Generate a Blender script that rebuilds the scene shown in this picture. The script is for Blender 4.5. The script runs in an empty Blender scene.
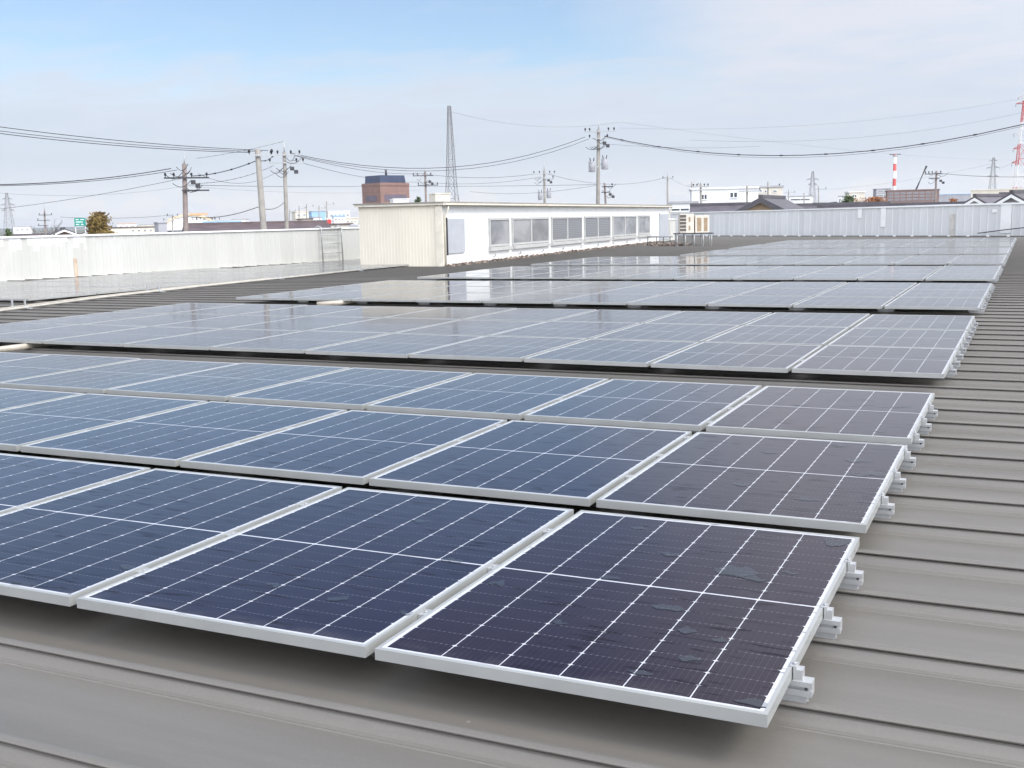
import bpy, bmesh, math, random
from mathutils import Vector, Matrix
random.seed(7)
PI = math.pi
scene = bpy.context.scene
COL = scene.collection

# ---------------------------------------------------------------- camera
F_PX = 1102.6
CAM = Vector((0.53544, -2.58418, 1.22373))
cam_data = bpy.data.cameras.new('camera')
cam_data.sensor_width = 36.0
cam_data.lens = F_PX / 1024 * 36.0
cam_data.clip_start, cam_data.clip_end = 0.05, 20000
camera = bpy.data.objects.new('camera', cam_data)
camera.location = CAM
camera.rotation_euler = (1.422024, 0.021130, 0.435289)      # held a degree off level
COL.objects.link(camera)
scene.camera = camera
RC = camera.rotation_euler.to_matrix()

# ---------------------------------------------------------------- sky, sun, exposure
SUN_EL, SUN_AZ = math.radians(47), math.radians(92)      # azimuth from +Y clockwise: from the right
EXPOSURE = .98
world = bpy.data.worlds.new('World')
scene.world = world
world.use_nodes = True
wn, wl = world.node_tree.nodes, world.node_tree.links
wn.clear()


class NT:
    """small helper around a node tree"""
    def __init__(s, tree): s.n, s.l = tree.nodes, tree.links
    def new(s, t, **k):
        o = s.n.new(t)
        for a, v in k.items(): setattr(o, a, v)
        return o
    def put(s, sock, v):
        if hasattr(v, 'bl_idname') or isinstance(v, bpy.types.NodeSocket): s.l.new(v, sock)
        else: sock.default_value = v
    def m(s, op, a, b=0.0, c=None, clamp=False):
        o = s.new('ShaderNodeMath', operation=op, use_clamp=clamp)
        s.put(o.inputs[0], a); s.put(o.inputs[1], b)
        if c is not None: s.put(o.inputs[2], c)
        return o.outputs[0]
    def mix(s, fac, a, b):
        o = s.new('ShaderNodeMix', data_type='RGBA')
        s.put(o.inputs[0], fac)
        for k, v in ((6, a), (7, b)):
            s.put(o.inputs[k], (*v, 1) if isinstance(v, tuple) and len(v) == 3 else v)
        return o.outputs[2]
    def ramp(s, v, x0, x1, y0=0.0, y1=1.0):
        o = s.new('ShaderNodeMapRange', interpolation_type='SMOOTHSTEP')
        s.put(o.inputs[0], v)
        for k, q in enumerate((x0, x1, y0, y1)): o.inputs[k + 1].default_value = q
        return o.outputs[0]
    def noise(s, vec, scale, detail=3, rough=.5, dist=0.0):
        o = s.new('ShaderNodeTexNoise')
        if vec is not None: s.l.new(vec, o.inputs['Vector'])
        o.inputs['Scale'].default_value = scale; o.inputs['Detail'].default_value = detail
        o.inputs['Roughness'].default_value = rough; o.inputs['Distortion'].default_value = dist
        return o.outputs['Fac']
    def scalevec(s, vec, sx, sy, sz):
        o = s.new('ShaderNodeVectorMath', operation='MULTIPLY')
        s.l.new(vec, o.inputs[0]); o.inputs[1].default_value = (sx, sy, sz)
        return o.outputs[0]


W = NT(world.node_tree)
sky = W.new('ShaderNodeTexSky', sky_type='NISHITA', sun_disc=False)
sky.sun_elevation, sky.sun_rotation = SUN_EL, SUN_AZ
sky.altitude, sky.air_density, sky.dust_density, sky.ozone_density = 20, 1.0, .8, 3.0
tc = W.new('ShaderNodeTexCoord')
sep = W.new('ShaderNodeSeparateXYZ')
wl.new(tc.outputs['Generated'], sep.inputs[0])
zz = W.m('MAXIMUM', sep.outputs[2], 0.0)
den = W.m('ADD', zz, 0.12)
cx, cy = W.m('DIVIDE', sep.outputs[0], den), W.m('DIVIDE', sep.outputs[1], den)
cmb = W.new('ShaderNodeCombineXYZ')
wl.new(cx, cmb.inputs[0]); wl.new(cy, cmb.inputs[1])
# thin high cloud sheet: thicker towards the right (east), broken on the left
n1 = W.noise(W.scalevec(cmb.outputs[0], 1, 1.0, 1), .42, 5, .55, .6)
n2 = W.noise(W.scalevec(cmb.outputs[0], 1.0, 1.6, 1), 2.4, 4, .6, .3)
side = W.m('ADD', W.m('MULTIPLY', sep.outputs[0], .94), W.m('MULTIPLY', sep.outputs[1], .34))        # the cloud sheet covers the right half
edge_ = W.ramp(W.m('ADD', side, W.m('MULTIPLY', W.m('SUBTRACT', n1, .5), .5)), -.10, .16)
veil = W.ramp(W.m('ADD', W.m('MULTIPLY', n1, .7), W.m('MULTIPLY', n2, .5)), .60, .92, .08, .75)
veil = W.m('MAXIMUM', veil, W.m('MULTIPLY', edge_, W.ramp(n2, .2, .6, .70, .93)))
low = W.m('MULTIPLY', W.ramp(W.m('ADD', zz, W.m('MULTIPLY', W.m('SUBTRACT', n2, .5), .10)), .09, .165, 1.0, 0.0), .88)                      # air whitens towards the horizon
veil = W.m('MAXIMUM', veil, low)
cloud_col = W.mix(W.ramp(zz, 0.0, .06), (5.2, 5.45, 6.0), (3.92, 4.26, 4.95))
cloud_col = W.mix(W.ramp(W.m('ADD', zz, W.m('MULTIPLY', W.m('SUBTRACT', n2, .5), .14)), .05, .17), cloud_col, (4.55, 4.68, 5.15))
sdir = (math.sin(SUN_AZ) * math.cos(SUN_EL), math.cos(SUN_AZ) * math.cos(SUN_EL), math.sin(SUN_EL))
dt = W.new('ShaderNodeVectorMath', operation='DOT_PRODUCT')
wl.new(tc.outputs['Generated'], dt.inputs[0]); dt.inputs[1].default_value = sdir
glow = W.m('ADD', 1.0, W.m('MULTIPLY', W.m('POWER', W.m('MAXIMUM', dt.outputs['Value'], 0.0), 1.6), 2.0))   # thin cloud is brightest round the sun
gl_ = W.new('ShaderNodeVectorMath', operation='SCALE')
behind = W.ramp(sep.outputs[1], .15, -.75, 1.0, 2.1)         # unseen sky behind the camera, brightness added to lift faces turned towards it
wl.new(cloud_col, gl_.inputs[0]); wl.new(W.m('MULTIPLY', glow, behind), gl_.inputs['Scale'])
veil = W.m('MAXIMUM', veil, W.ramp(sep.outputs[1], .0, -.5, 0.0, .95))  # cloud cover added out of view behind the camera, for the same fill
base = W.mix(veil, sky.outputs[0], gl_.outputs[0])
# small cumulus heads low over the left horizon
vor = W.noise(W.scalevec(tc.outputs['Generated'], 1, 1, 1.7), 17, 5, .55, .2)
band = W.m('MULTIPLY', W.ramp(zz, -.01, .0), W.ramp(zz, .01, .045, 1, 0))
cum = W.ramp(W.m('SUBTRACT', W.m('ADD', vor, W.m('MULTIPLY', band, .14)), W.m('MULTIPLY', sep.outputs[0], .10)), .64, .72)
cum = W.m('MULTIPLY', W.m('MULTIPLY', cum, band), .7)
base = W.mix(cum, base, (5.3, 5.25, 5.3))
bg = W.new('ShaderNodeBackground')
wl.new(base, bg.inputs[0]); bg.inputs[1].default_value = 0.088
out = W.new('ShaderNodeOutputWorld')
wl.new(bg.outputs[0], out.inputs[0])

sun_data = bpy.data.lights.new('sun', 'SUN')
sun_data.energy, sun_data.angle, sun_data.color = 1.2, math.radians(18), (1.0, .95, .87)
sun = bpy.data.objects.new('sun', sun_data)
sd = Vector((math.sin(SUN_AZ) * math.cos(SUN_EL), math.cos(SUN_AZ) * math.cos(SUN_EL), math.sin(SUN_EL)))
sun.rotation_euler = sd.to_track_quat('Z', 'Y').to_euler()
sun.location = sd * 60
COL.objects.link(sun)
scene.render.engine = 'CYCLES'
vs = scene.view_settings
vs.view_transform, vs.look, vs.exposure, vs.gamma, vs.use_curve_mapping = 'Standard', 'None', EXPOSURE, 1, False

# ---------------------------------------------------------------- places
SLOPE = 0.0
RROT = Matrix.Rotation(-SLOPE, 3, 'Y')
GROUND = -5.5


def P(x, y, z):                                  # roof coordinates (panel tops at z = 0) to world
    return RROT @ Vector((x, y, z))


def at(px, py, d):                               # where a thing seen at that picture point stands, d metres off
    return CAM + d * (RC @ Vector(((px - 512) / F_PX, -(py - 384) / F_PX, -1)))


def spot(px, d):                                 # ground point and the turn that faces the camera
    p = at(px, 229.7 - .02137 * px, d)
    v = p - CAM
    return Vector((p.x, p.y, GROUND)), math.atan2(-v.x, v.y)


def roofpt(px, py, z=0.0):                       # roof coordinates of a picture point
    d = RROT.transposed() @ (RC @ Vector(((px - 512) / F_PX, -(py - 384) / F_PX, -1)))
    c = RROT.transposed() @ CAM
    return c + d * ((z - c.z) / d.z)


# ---------------------------------------------------------------- mesh building
class MB:
    def __init__(s): s.v, s.f, s.mi, s.sm = [], [], [], []
    def add(s, vs_, fs, mi=0, smooth=False):
        o = len(s.v); s.v += [tuple(v) for v in vs_]
        for f in fs:
            s.f.append([i + o for i in f]); s.mi.append(mi); s.sm.append(smooth)
        return s
    def box(s, x0, x1, y0, y1, z0, z1, mi=0, m=None):
        vs_ = [Vector((x, y, z)) for z in (z0, z1) for y in (y0, y1) for x in (x0, x1)]
        if m: vs_ = [m @ v for v in vs_]
        return s.add(vs_, [(0, 2, 3, 1), (4, 5, 7, 6), (0, 1, 5, 4), (2, 6, 7, 3), (0, 4, 6, 2), (1, 3, 7, 5)], mi)
    def tube(s, pts, r, n=8, mi=0, caps=True, smooth=True):
        pts = [Vector(p) for p in pts]; rr = r if isinstance(r, (list, tuple)) else [r] * len(pts)
        rings = []; vs_ = []; fs = []
        up = None
        for i, p in enumerate(pts):
            t = (pts[min(i + 1, len(pts) - 1)] - pts[max(i - 1, 0)]).normalized()
            a = Vector((0, 0, 1)) if abs(t.z) < .9 else Vector((1, 0, 0))
            u = t.cross(a).normalized(); w = t.cross(u)
            for k in range(n):
                q = 2 * PI * k / n
                vs_.append(p + rr[i] * (math.cos(q) * u + math.sin(q) * w))
        for i in range(len(pts) - 1):
            for k in range(n):
                fs.append((i * n + k, i * n + (k + 1) % n, (i + 1) * n + (k + 1) % n, (i + 1) * n + k))
        s.add(vs_, fs, mi, smooth)
        if caps:
            s.add(vs_[:n], [tuple(range(n))], mi); s.add(vs_[-n:], [tuple(range(n))[::-1]], mi)
        return s
    def bar(s, a, b, w, mi=0):                   # square bar between two points
        return s.tube([a, b], w * .7, 4, mi, True, False)
    def prism(s, poly, axis, a, b, mi=0):        # poly of 2D points extruded along an axis from a to b
        def mk(p, t):
            return {'x': (t, p[0], p[1]), 'y': (p[0], t, p[1]), 'z': (p[0], p[1], t)}[axis]
        n = len(poly)
        vs_ = [mk(p, a) for p in poly] + [mk(p, b) for p in poly]
        fs = [(k, (k + 1) % n, n + (k + 1) % n, n + k) for k in range(n)] + [tuple(range(n))[::-1], tuple(range(n, 2 * n))]
        return s.add(vs_, fs, mi)
    def build(s, name, mats, parent=None, loc=None, rot=None, bevel=0, fix=True):
        me = bpy.data.meshes.new(name)
        me.from_pydata(s.v, [], s.f)
        for m in (mats if isinstance(mats, (list, tuple)) else [mats]): me.materials.append(m)
        me.polygons.foreach_set('material_index', s.mi)
        me.polygons.foreach_set('use_smooth', s.sm)
        if fix:
            bm = bmesh.new(); bm.from_mesh(me)
            bmesh.ops.remove_doubles(bm, verts=bm.verts, dist=1e-5)
            bmesh.ops.recalc_face_normals(bm, faces=bm.faces)
            bm.to_mesh(me); bm.free()
        me.update()
        o = bpy.data.objects.new(name, me); COL.objects.link(o)
        if parent: o.parent = parent
        if loc is not None: o.location = loc
        if rot is not None: o.rotation_euler = rot
        if bevel:
            b = o.modifiers.new('bevel', 'BEVEL'); b.width = bevel; b.segments = 2; b.limit_method = 'ANGLE'
        return o


def tag(o, label, cat, group=None):
    o['label'] = label; o['category'] = cat
    if group: o['group'] = group
    return o


def thing(name, label, cat, loc=(0, 0, 0), rotz=0, group=None, rot=None):
    o = bpy.data.objects.new(name, None); COL.objects.link(o)
    o.empty_display_size = .2
    o.location = loc
    o.rotation_euler = rot if rot else (0, 0, rotz)
    return tag(o, label, cat, group)


def structure(o, kind='structure'):
    o['kind'] = kind; return o


def copy_thing(src, loc, rot=None):
    r = src.copy(); COL.objects.link(r); r.location = loc
    if rot: r.rotation_euler = rot
    for ch in src.children:
        c = ch.copy(); COL.objects.link(c); c.parent = r
        for g in ch.children:
            d = g.copy(); COL.objects.link(d); d.parent = c
    return r


# ---------------------------------------------------------------- materials
def pmat(name, col, rough=.6, metal=0.0, var=.12, scale=3.0, stretch=(1, 1, 1), bump=0.0, spec=.5, fine=0.0, tint=None, coord='Object'):
    m = bpy.data.materials.new(name); m.use_nodes = True
    t = NT(m.node_tree); b = t.n['Principled BSDF']
    tc_ = t.new('ShaderNodeTexCoord'); v = t.scalevec(tc_.outputs[coord], *stretch)
    n = t.noise(v, scale, 5, .6)
    dark = tuple(c * (1 - var) for c in col); lite = tuple(min(1, c * (1 + var)) for c in (tint or col))
    c = t.mix(t.ramp(n, .3, .7), dark, lite)
    if fine:
        n2 = t.noise(v, scale * 14, 3, .7)
        c = t.mix(t.m('MULTIPLY', t.ramp(n2, .45, .75), fine), c, tuple(q * .55 for q in col))
    t.l.new(c, b.inputs['Base Color'])
    b.inputs['Metallic'].default_value = metal
    t.l.new(t.m('ADD', t.m('MULTIPLY', n, .16), rough - .08), b.inputs['Roughness'])
    b.inputs['Specular IOR Level'].default_value = spec
    if bump:
        bp = t.new('ShaderNodeBump'); bp.inputs['Strength'].default_value = bump; bp.inputs['Distance'].default_value = .02
        t.l.new(n, bp.inputs['Height']); t.l.new(bp.outputs[0], b.inputs['Normal'])
    return m


M = {}
M['alu'] = pmat('anodised_aluminium', (.40, .408, .392), .36, .3, .05, 4)
M['alu_bright'] = pmat('bright_aluminium', (.50, .51, .51), .36, .5, .08, 8)
M['steel'] = pmat('galvanised_steel', (.42, .43, .43), .5, .5, .15, 6)
M['tower_steel'] = pmat('dull_tower_steel', (.25, .245, .25), .6, .2, .15, 2)
M['dark_steel'] = pmat('dark_steel', (.06, .06, .065), .5, .3, .2, 6)
M['white'] = pmat('white_paint', (.82, .83, .81), .5, 0, .04, 2, fine=.05)
M['offwhite'] = pmat('aged_white_paint', (.70, .70, .68), .55, 0, .06, 2, fine=.08)
M['window_frame'] = pmat('grey_window_frame', (.47, .47, .455), .5, .1, .08, 3, fine=.1)
M['cream'] = pmat('cream_siding', (.71, .66, .545), .55, 0, .05, 1.5, (1, 1, .3), fine=.06)
M['cream_trim'] = pmat('cream_trim', (.66, .62, .52), .5, 0, .1, 3)
M['brick_grey'] = pmat('grey_brown_brick', (.25, .18, .165), .8, 0, .12, .3, fine=.2)
M['roof_edge'] = pmat('weathered_roof_edge', (.24, .22, .20), .6, 0, .15, 2)
M['brown_trim'] = pmat('brown_trim', (.10, .075, .06), .6, 0, .25, 3)
M['rust'] = pmat('rusty_stain', (.52, .40, .30), .8, 0, .2, 6)
M['grey_panel'] = pmat('grey_louvre', (.42, .44, .47), .5, .1, .05, 3)
M['pipe'] = pmat('cream_conduit', (.44, .40, .33), .45, 0, .12, 4)
M['pipe_white'] = pmat('white_conduit', (.46, .44, .39), .45, 0, .1, 4)
M['concrete'] = pmat('pole_concrete', (.25, .235, .21), .85, 0, .14, 1.5, fine=.2)
M['concrete_brown'] = pmat('weathered_pole_concrete', (.20, .165, .15), .85, 0, .16, 1.5, fine=.2)
M['black'] = pmat('black_rubber', (.022, .022, .025), .55, 0, .2, 6)
M['porcelain'] = pmat('porcelain', (.34, .34, .36), .35, 0, .3, 8)
M['tile'] = pmat('dark_roof_tile', (.085, .08, .09), .5, 0, .2, 1.2, fine=.35)
M['tile_brown'] = pmat('brown_roof_sheet', (.115, .085, .085), .55, 0, .2, .6, fine=.2)
M['tile_purple'] = pmat('slate_roof', (.105, .095, .11), .5, 0, .2, 1, fine=.3)
M['beige_wall'] = pmat('beige_wall', (.50, .37, .25), .8, 0, .08, .8)
M['cream_wall'] = pmat('cream_render', (.70, .65, .55), .8, 0, .06, .5)
M['white_wall'] = pmat('white_render', (.78, .78, .77), .75, 0, .05, .5)
M['grey_wall'] = pmat('grey_render', (.38, .38, .40), .8, 0, .1, .5)
M['brick'] = pmat('red_brown_brick', (.235, .14, .115), .8, 0, .12, .3, fine=.25)
M['blue_roof'] = pmat('dark_blue_cladding', (.035, .05, .10), .5, 0, .15, .4)
M['mauve'] = pmat('mauve_glazing', (.12, .10, .13), .35, 0, .15, .2)
M['blue'] = pmat('pale_blue_paint', (.30, .48, .68), .6, 0, .06, .5)
M['green_glass'] = pmat('green_glass', (.09, .13, .13), .25, 0, .15, .8)
M['glass_dark'] = pmat('window_glass', (.05, .06, .075), .12, 0, .3, .6, spec=.8)
M['yellow'] = pmat('yellow_paint', (.64, .53, .36), .6, 0, .1, 1)
M['orange'] = pmat('orange_paint', (.62, .38, .22), .6, 0, .1, 1)
M['sign_green'] = pmat('sign_green', (.01, .25, .20), .5, 0, .06, 2)
M['red'] = pmat('signal_red', (.58, .05, .05), .6, 0, .1, .5)
M['leaf_autumn'] = pmat('autumn_leaf', (.15, .082, .022), .75, 0, .45, .9, tint=(.17, .12, .03))
M['leaf_orange'] = pmat('orange_leaf', (.26, .105, .04), .75, 0, .4, .5)
M['leaf_green'] = pmat('green_leaf', (.055, .085, .03), .7, 0, .45, .9)
M['bark'] = pmat('bark', (.10, .075, .06), .9, 0, .3, 5)
M['twig'] = pmat('grey_twig', (.17, .145, .14), .9, 0, .2, 5)
M['debris'] = pmat('dead_leaf', (.13, .085, .06), .9, 0, .5, 9, tint=(.28, .22, .18))
M['ac_cream'] = pmat('cream_enamel', (.66, .61, .52), .45, 0, .05, 2)
M['ac_tan'] = pmat('tan_grille', (.33, .24, .15), .6, 0, .15, 4)
M['ac_dark'] = pmat('dark_fin', (.11, .095, .085), .6, .2, .2, 6)
M['hill'] = pmat('wooded_hill', (.06, .085, .07), .95, 0, .3, .004, fine=.3)
M['asphalt'] = pmat('asphalt', (.06, .06, .062), .9, 0, .2, .05)


def ground_mat():
    m = bpy.data.materials.new('town_ground'); m.use_nodes = True
    t = NT(m.node_tree); b = t.n['Principled BSDF']; tc_ = t.new('ShaderNodeTexCoord')
    a = t.noise(tc_.outputs['Object'], .012, 6, .6); c = t.noise(tc_.outputs['Object'], .12, 4, .6)
    k = t.mix(t.ramp(a, .42, .58), (.16, .155, .14), (.09, .105, .055))
    k = t.mix(t.m('MULTIPLY', t.ramp(c, .4, .7), .6), k, (.12, .12, .115))
    t.l.new(k, b.inputs['Base Color']); b.inputs['Roughness'].default_value = .95
    return m


def roof_mat():
    """painted standing-seam sheet: grey-beige, faint streaks along the seams, dust and a few spots"""
    m = bpy.data.materials.new('painted_roof_sheet'); m.use_nodes = True
    t = NT(m.node_tree); b = t.n['Principled BSDF']; tc_ = t.new('ShaderNodeTexCoord')
    o = tc_.outputs['Object']
    long = t.noise(t.scalevec(o, .35, 5, 1), 1.6, 5, .6)
    blot = t.noise(o, 1.1, 6, .65, .4)
    fine = t.noise(o, 90, 3, .7)
    c = t.mix(t.ramp(long, .3, .7), (.152, .143, .128), (.172, .162, .145))
    c = t.mix(t.m('MULTIPLY', t.ramp(blot, .48, .8), .55), c, (.140, .129, .115))
    run = t.noise(t.scalevec(o, .9, 14, 1), 1.1, 5, .7, .5)
    c = t.mix(t.m('MULTIPLY', t.ramp(run, .58, .78), .35), c, (.225, .217, .203))
    c = t.mix(t.m('MULTIPLY', t.ramp(fine, .5, .75), .16), c, (.26, .25, .235))
    sp = t.new('ShaderNodeTexVoronoi'); sp.inputs['Scale'].default_value = 3.2; t.l.new(o, sp.inputs['Vector'])
    d = t.m('LESS_THAN', sp.outputs['Distance'], .022)
    c = t.mix(t.m('MULTIPLY', d, .45), c, (.36, .35, .33))
    t.l.new(c, b.inputs['Base Color'])
    t.l.new(t.m('ADD', t.m('MULTIPLY', blot, .22), .36), b.inputs['Roughness'])
    b.inputs['Metallic'].default_value = .12
    bp = t.new('ShaderNodeBump'); bp.inputs['Strength'].default_value = .12; bp.inputs['Distance'].default_value = .01
    t.l.new(t.m('ADD', t.m('MULTIPLY', blot, .4), t.m('MULTIPLY', fine, .06)), bp.inputs['Height']); t.l.new(bp.outputs[0], b.inputs['Normal'])
    return m


PW, PD, PGAP = 1.134, 1.637, 0.0334


def cell_mat():
    """monocrystalline half-cell laminate under glass: 6 columns by 2 x 9 rows"""
    m = bpy.data.materials.new('solar_laminate'); m.use_nodes = True
    t = NT(m.node_tree); b = t.n['Principled BSDF']; tc_ = t.new('ShaderNodeTexCoord'); oi = t.new('ShaderNodeObjectInfo')
    s = t.new('ShaderNodeSeparateXYZ'); t.l.new(tc_.outputs['Object'], s.inputs[0])
    x, y = s.outputs[0], s.outputs[1]
    mg, mid = .0225, .0045
    cw = (PW - 2 * mg) / 6; ch = (PD / 2 - mg - mid) / 9
    u = t.m('DIVIDE', t.m('SUBTRACT', x, mg), cw)
    ya = t.m('ABSOLUTE', t.m('SUBTRACT', y, PD / 2))              # both halves mirror about the middle ribbon
    v = t.m('DIVIDE', t.m('SUBTRACT', ya, mid), ch)
    du = t.m('MULTIPLY', t.m('ABSOLUTE', t.m('SUBTRACT', u, t.m('ROUND', u))), cw)     # metres to nearest column gap
    dv = t.m('MULTIPLY', t.m('ABSOLUTE', t.m('SUBTRACT', v, t.m('ROUND', v))), ch)
    col_line = t.m('LESS_THAN', du, .0017)
    row_line = t.m('LESS_THAN', dv, .0007)
    mid_line = t.m('LESS_THAN', ya, mid)
    diamond = t.m('LESS_THAN', t.m('ADD', t.m('MULTIPLY', du, .75), dv), .0062)
    ex = t.m('MINIMUM', x, t.m('SUBTRACT', PW, x)); ey = t.m('MINIMUM', y, t.m('SUBTRACT', PD, y))
    edge = t.m('MAXIMUM', t.m('LESS_THAN', ex, mg), t.m('LESS_THAN', ey, .029))
    white = t.m('MAXIMUM', t.m('MAXIMUM', col_line, mid_line), t.m('MAXIMUM', diamond, edge))
    # bus ribbons: ten per cell, and the solder dots where they cross the half-cell gaps
    bu = t.m('MULTIPLY', u, 10.0)
    db = t.m('ABSOLUTE', t.m('SUBTRACT', t.m('SUBTRACT', bu, t.m('FLOOR', bu)), .5))
    bus = t.m('LESS_THAN', db, .035)
    dots = t.m('MULTIPLY', t.m('LESS_THAN', db, .16), t.m('LESS_THAN', dv, .0022))
    # per-cell tone, per-panel tone
    fl = t.new('ShaderNodeCombineXYZ')
    t.l.new(t.m('FLOOR', u), fl.inputs[0]); t.l.new(t.m('FLOOR', t.m('DIVIDE', y, ch)), fl.inputs[1]); t.l.new(oi.outputs['Random'], fl.inputs[2])
    wnz = t.new('ShaderNodeTexWhiteNoise'); t.l.new(fl.outputs[0], wnz.inputs['Vector'])
    tone = t.m('ADD', t.m('MULTIPLY', wnz.outputs['Value'], .35), t.m('MULTIPLY', oi.outputs['Random'], .65))
    cell = t.mix(t.m('MULTIPLY', tone, .35), oi.outputs['Color'], (.016, .010, .022))
    c = t.mix(t.m('MULTIPLY', bus, .07), cell, (.35, .35, .40))
    c = t.mix(t.m('MULTIPLY', row_line, .22), c, (.25, .25, .30))
    c = t.mix(t.m('MULTIPLY', dots, .10), c, (.55, .56, .60))
    c = t.mix(white, c, (.52, .53, .56))
    # dust film and dried water marks
    off = t.new('ShaderNodeVectorMath', operation='ADD'); t.l.new(tc_.outputs['Object'], off.inputs[0])
    cmb_ = t.new('ShaderNodeCombineXYZ'); t.l.new(t.m('MULTIPLY', oi.outputs['Random'], 311), cmb_.inputs[0]); t.l.new(t.m('MULTIPLY', oi.outputs['Random'], 97), cmb_.inputs[1])
    t.l.new(cmb_.outputs[0], off.inputs[1])
    film = t.noise(t.scalevec(off.outputs[0], 1, 1.5, 1), 5.5, 6, .62, .8)
    marks = t.m('MULTIPLY', t.ramp(film, .60, .66), .75)
    dust = t.noise(off.outputs[0], 1.3, 4, .6)
    c = t.mix(t.m('ADD', t.m('MULTIPLY', t.ramp(dust, .35, .75), .006), t.m('MULTIPLY', marks, .012)), c, (.55, .58, .62))
    grime = t.m('MULTIPLY', t.ramp(y, mg, mg + .08, 1.0, 0.0), t.ramp(film, .40, .60))       # dirt gathers at the lower frame
    c = t.mix(t.m('MULTIPLY', grime, .05), c, (.42, .40, .36))
    dn = t.noise(t.scalevec(off.outputs[0], 5.5, 46, 1), 1.0, 2, .5, .3)
    dash = t.m('MULTIPLY', t.ramp(dn, .60, .63), t.ramp(dust, .38, .55))     # dried rims of droplets
    c = t.mix(t.m('MULTIPLY', dash, .55), c, (.012, .012, .016))
    t.l.new(c, b.inputs['Base Color'])
    t.l.new(t.m('ADD', .085, t.m('MULTIPLY', marks, .09)), b.inputs['Roughness'])
    b.inputs['IOR'].default_value = 1.5
    b.inputs['Specular Tint'].default_value = (.78, .86, 1.0, 1)       # blue anti-reflection coat
    t.l.new(t.m('SUBTRACT', .23, t.m('MULTIPLY', dash, .18)), b.inputs['Specular IOR Level'])
    bp = t.new('ShaderNodeBump'); bp.inputs['Strength'].default_value = .035; bp.inputs['Distance'].default_value = .01
    t.l.new(t.noise(off.outputs[0], 3.0, 2, .5), bp.inputs['Height']); t.l.new(bp.outputs[0], b.inputs['Normal'])
    return m


def water_mat():
    m = bpy.data.materials.new('standing_water'); m.use_nodes = True
    t = NT(m.node_tree); b = t.n['Principled BSDF']
    b.inputs['Base Color'].default_value = (.09, .11, .13, 1); b.inputs['Roughness'].default_value = .06
    b.inputs['Alpha'].default_value = .30; b.inputs['IOR'].default_value = 1.45; b.inputs['Specular IOR Level'].default_value = .6
    return m


def streak_wall_mat(name, base, lite, pitch, patch=None, metal=0.0, rough=.55, contrast=1.0):
    """ribbed sheet wall; each sheet its own tone, rain streaks, optional fresh paint runs below the coping. local x runs along, z up"""
    m = bpy.data.materials.new(name); m.use_nodes = True
    t = NT(m.node_tree); b = t.n['Principled BSDF']; tc_ = t.new('ShaderNodeTexCoord')
    s = t.new('ShaderNodeSeparateXYZ'); t.l.new(tc_.outputs['Object'], s.inputs[0])
    k = t.m('FLOOR', t.m('DIVIDE', s.outputs[0], pitch))
    w = t.new('ShaderNodeTexWhiteNoise', noise_dimensions='1D'); t.l.new(k, w.inputs['W'])
    st = t.noise(t.scalevec(tc_.outputs['Object'], 4, 1, .35), 2.2, 5, .65)
    bl = t.noise(tc_.outputs['Object'], .5, 4, .55)
    f = t.m('ADD', t.m('ADD', t.m('MULTIPLY', w.outputs['Value'], .35 * contrast), t.m('MULTIPLY', st, .6)), t.m('MULTIPLY', bl, .5))
    c = t.mix(t.ramp(f, .4, 1.1), base, lite)
    if patch:
        x0, x1, ztop, hmax, pc = patch
        w2 = t.new('ShaderNodeTexWhiteNoise', noise_dimensions='1D'); t.l.new(t.m('FLOOR', t.m('DIVIDE', s.outputs[0], .17)), w2.inputs['W'])
        edge = t.m('ADD', t.m('MULTIPLY', w2.outputs['Value'], hmax), t.m('MULTIPLY', t.noise(tc_.outputs['Object'], 9, 3, .6), .06))
        inz = t.m('GREATER_THAN', s.outputs[2], t.m('SUBTRACT', ztop, edge))
        inx = t.m('MULTIPLY', t.m('GREATER_THAN', s.outputs[0], x0), t.m('LESS_THAN', s.outputs[0], x1))
        c = t.mix(t.m('MULTIPLY', inz, inx), c, pc)
    t.l.new(c, b.inputs['Base Color'])
    b.inputs['Metallic'].default_value = metal; b.inputs['Roughness'].default_value = rough
    return m


M['wet_edge'] = pmat('wet_edge', (.012, .014, .018), .25, 0, .1, 4, spec=.15)
M['ground'] = ground_mat(); M['roof'] = roof_mat(); M['cells'] = cell_mat(); M['water'] = water_mat()


def film_mat(name, a, b_, kind):
    """window panes covered from inside with crumpled sheeting or slatted blinds"""
    m = bpy.data.materials.new(name); m.use_nodes = True
    t = NT(m.node_tree); b = t.n['Principled BSDF']; tc_ = t.new('ShaderNodeTexCoord')
    if kind == 'slat':
        s = t.new('ShaderNodeSeparateXYZ'); t.l.new(tc_.outputs['Object'], s.inputs[0])
        f = t.m('PINGPONG', t.m('ADD', s.outputs[2], t.m('MULTIPLY', t.noise(tc_.outputs['Object'], 1.2, 2), .03)), .035)
        f = t.m('DIVIDE', f, .035)
    else:
        f = t.noise(t.scalevec(tc_.outputs['Object'], .6, 1, 1.1), 1.1, 3, .5, .8)
    c = t.mix(t.ramp(f, .3, .7), a, b_)
    t.l.new(c, b.inputs['Base Color']); b.inputs['Roughness'].default_value = .22
    return m


M['film'] = film_mat('sheeted_pane', (.17, .175, .185), (.32, .325, .33), 'film')
M['slats'] = film_mat('slatted_pane', (.15, .155, .165), (.22, .225, .235), 'slat')

# ---------------------------------------------------------------- ground and hills
g = MB(); g.add([(-9000, -9000, 0), (9000, -9000, 0), (9000, 9000, 0), (-9000, 9000, 0)], [(0, 1, 2, 3)])
structure(g.build('ground', M['ground'], loc=(0, 0, GROUND)))


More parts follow.
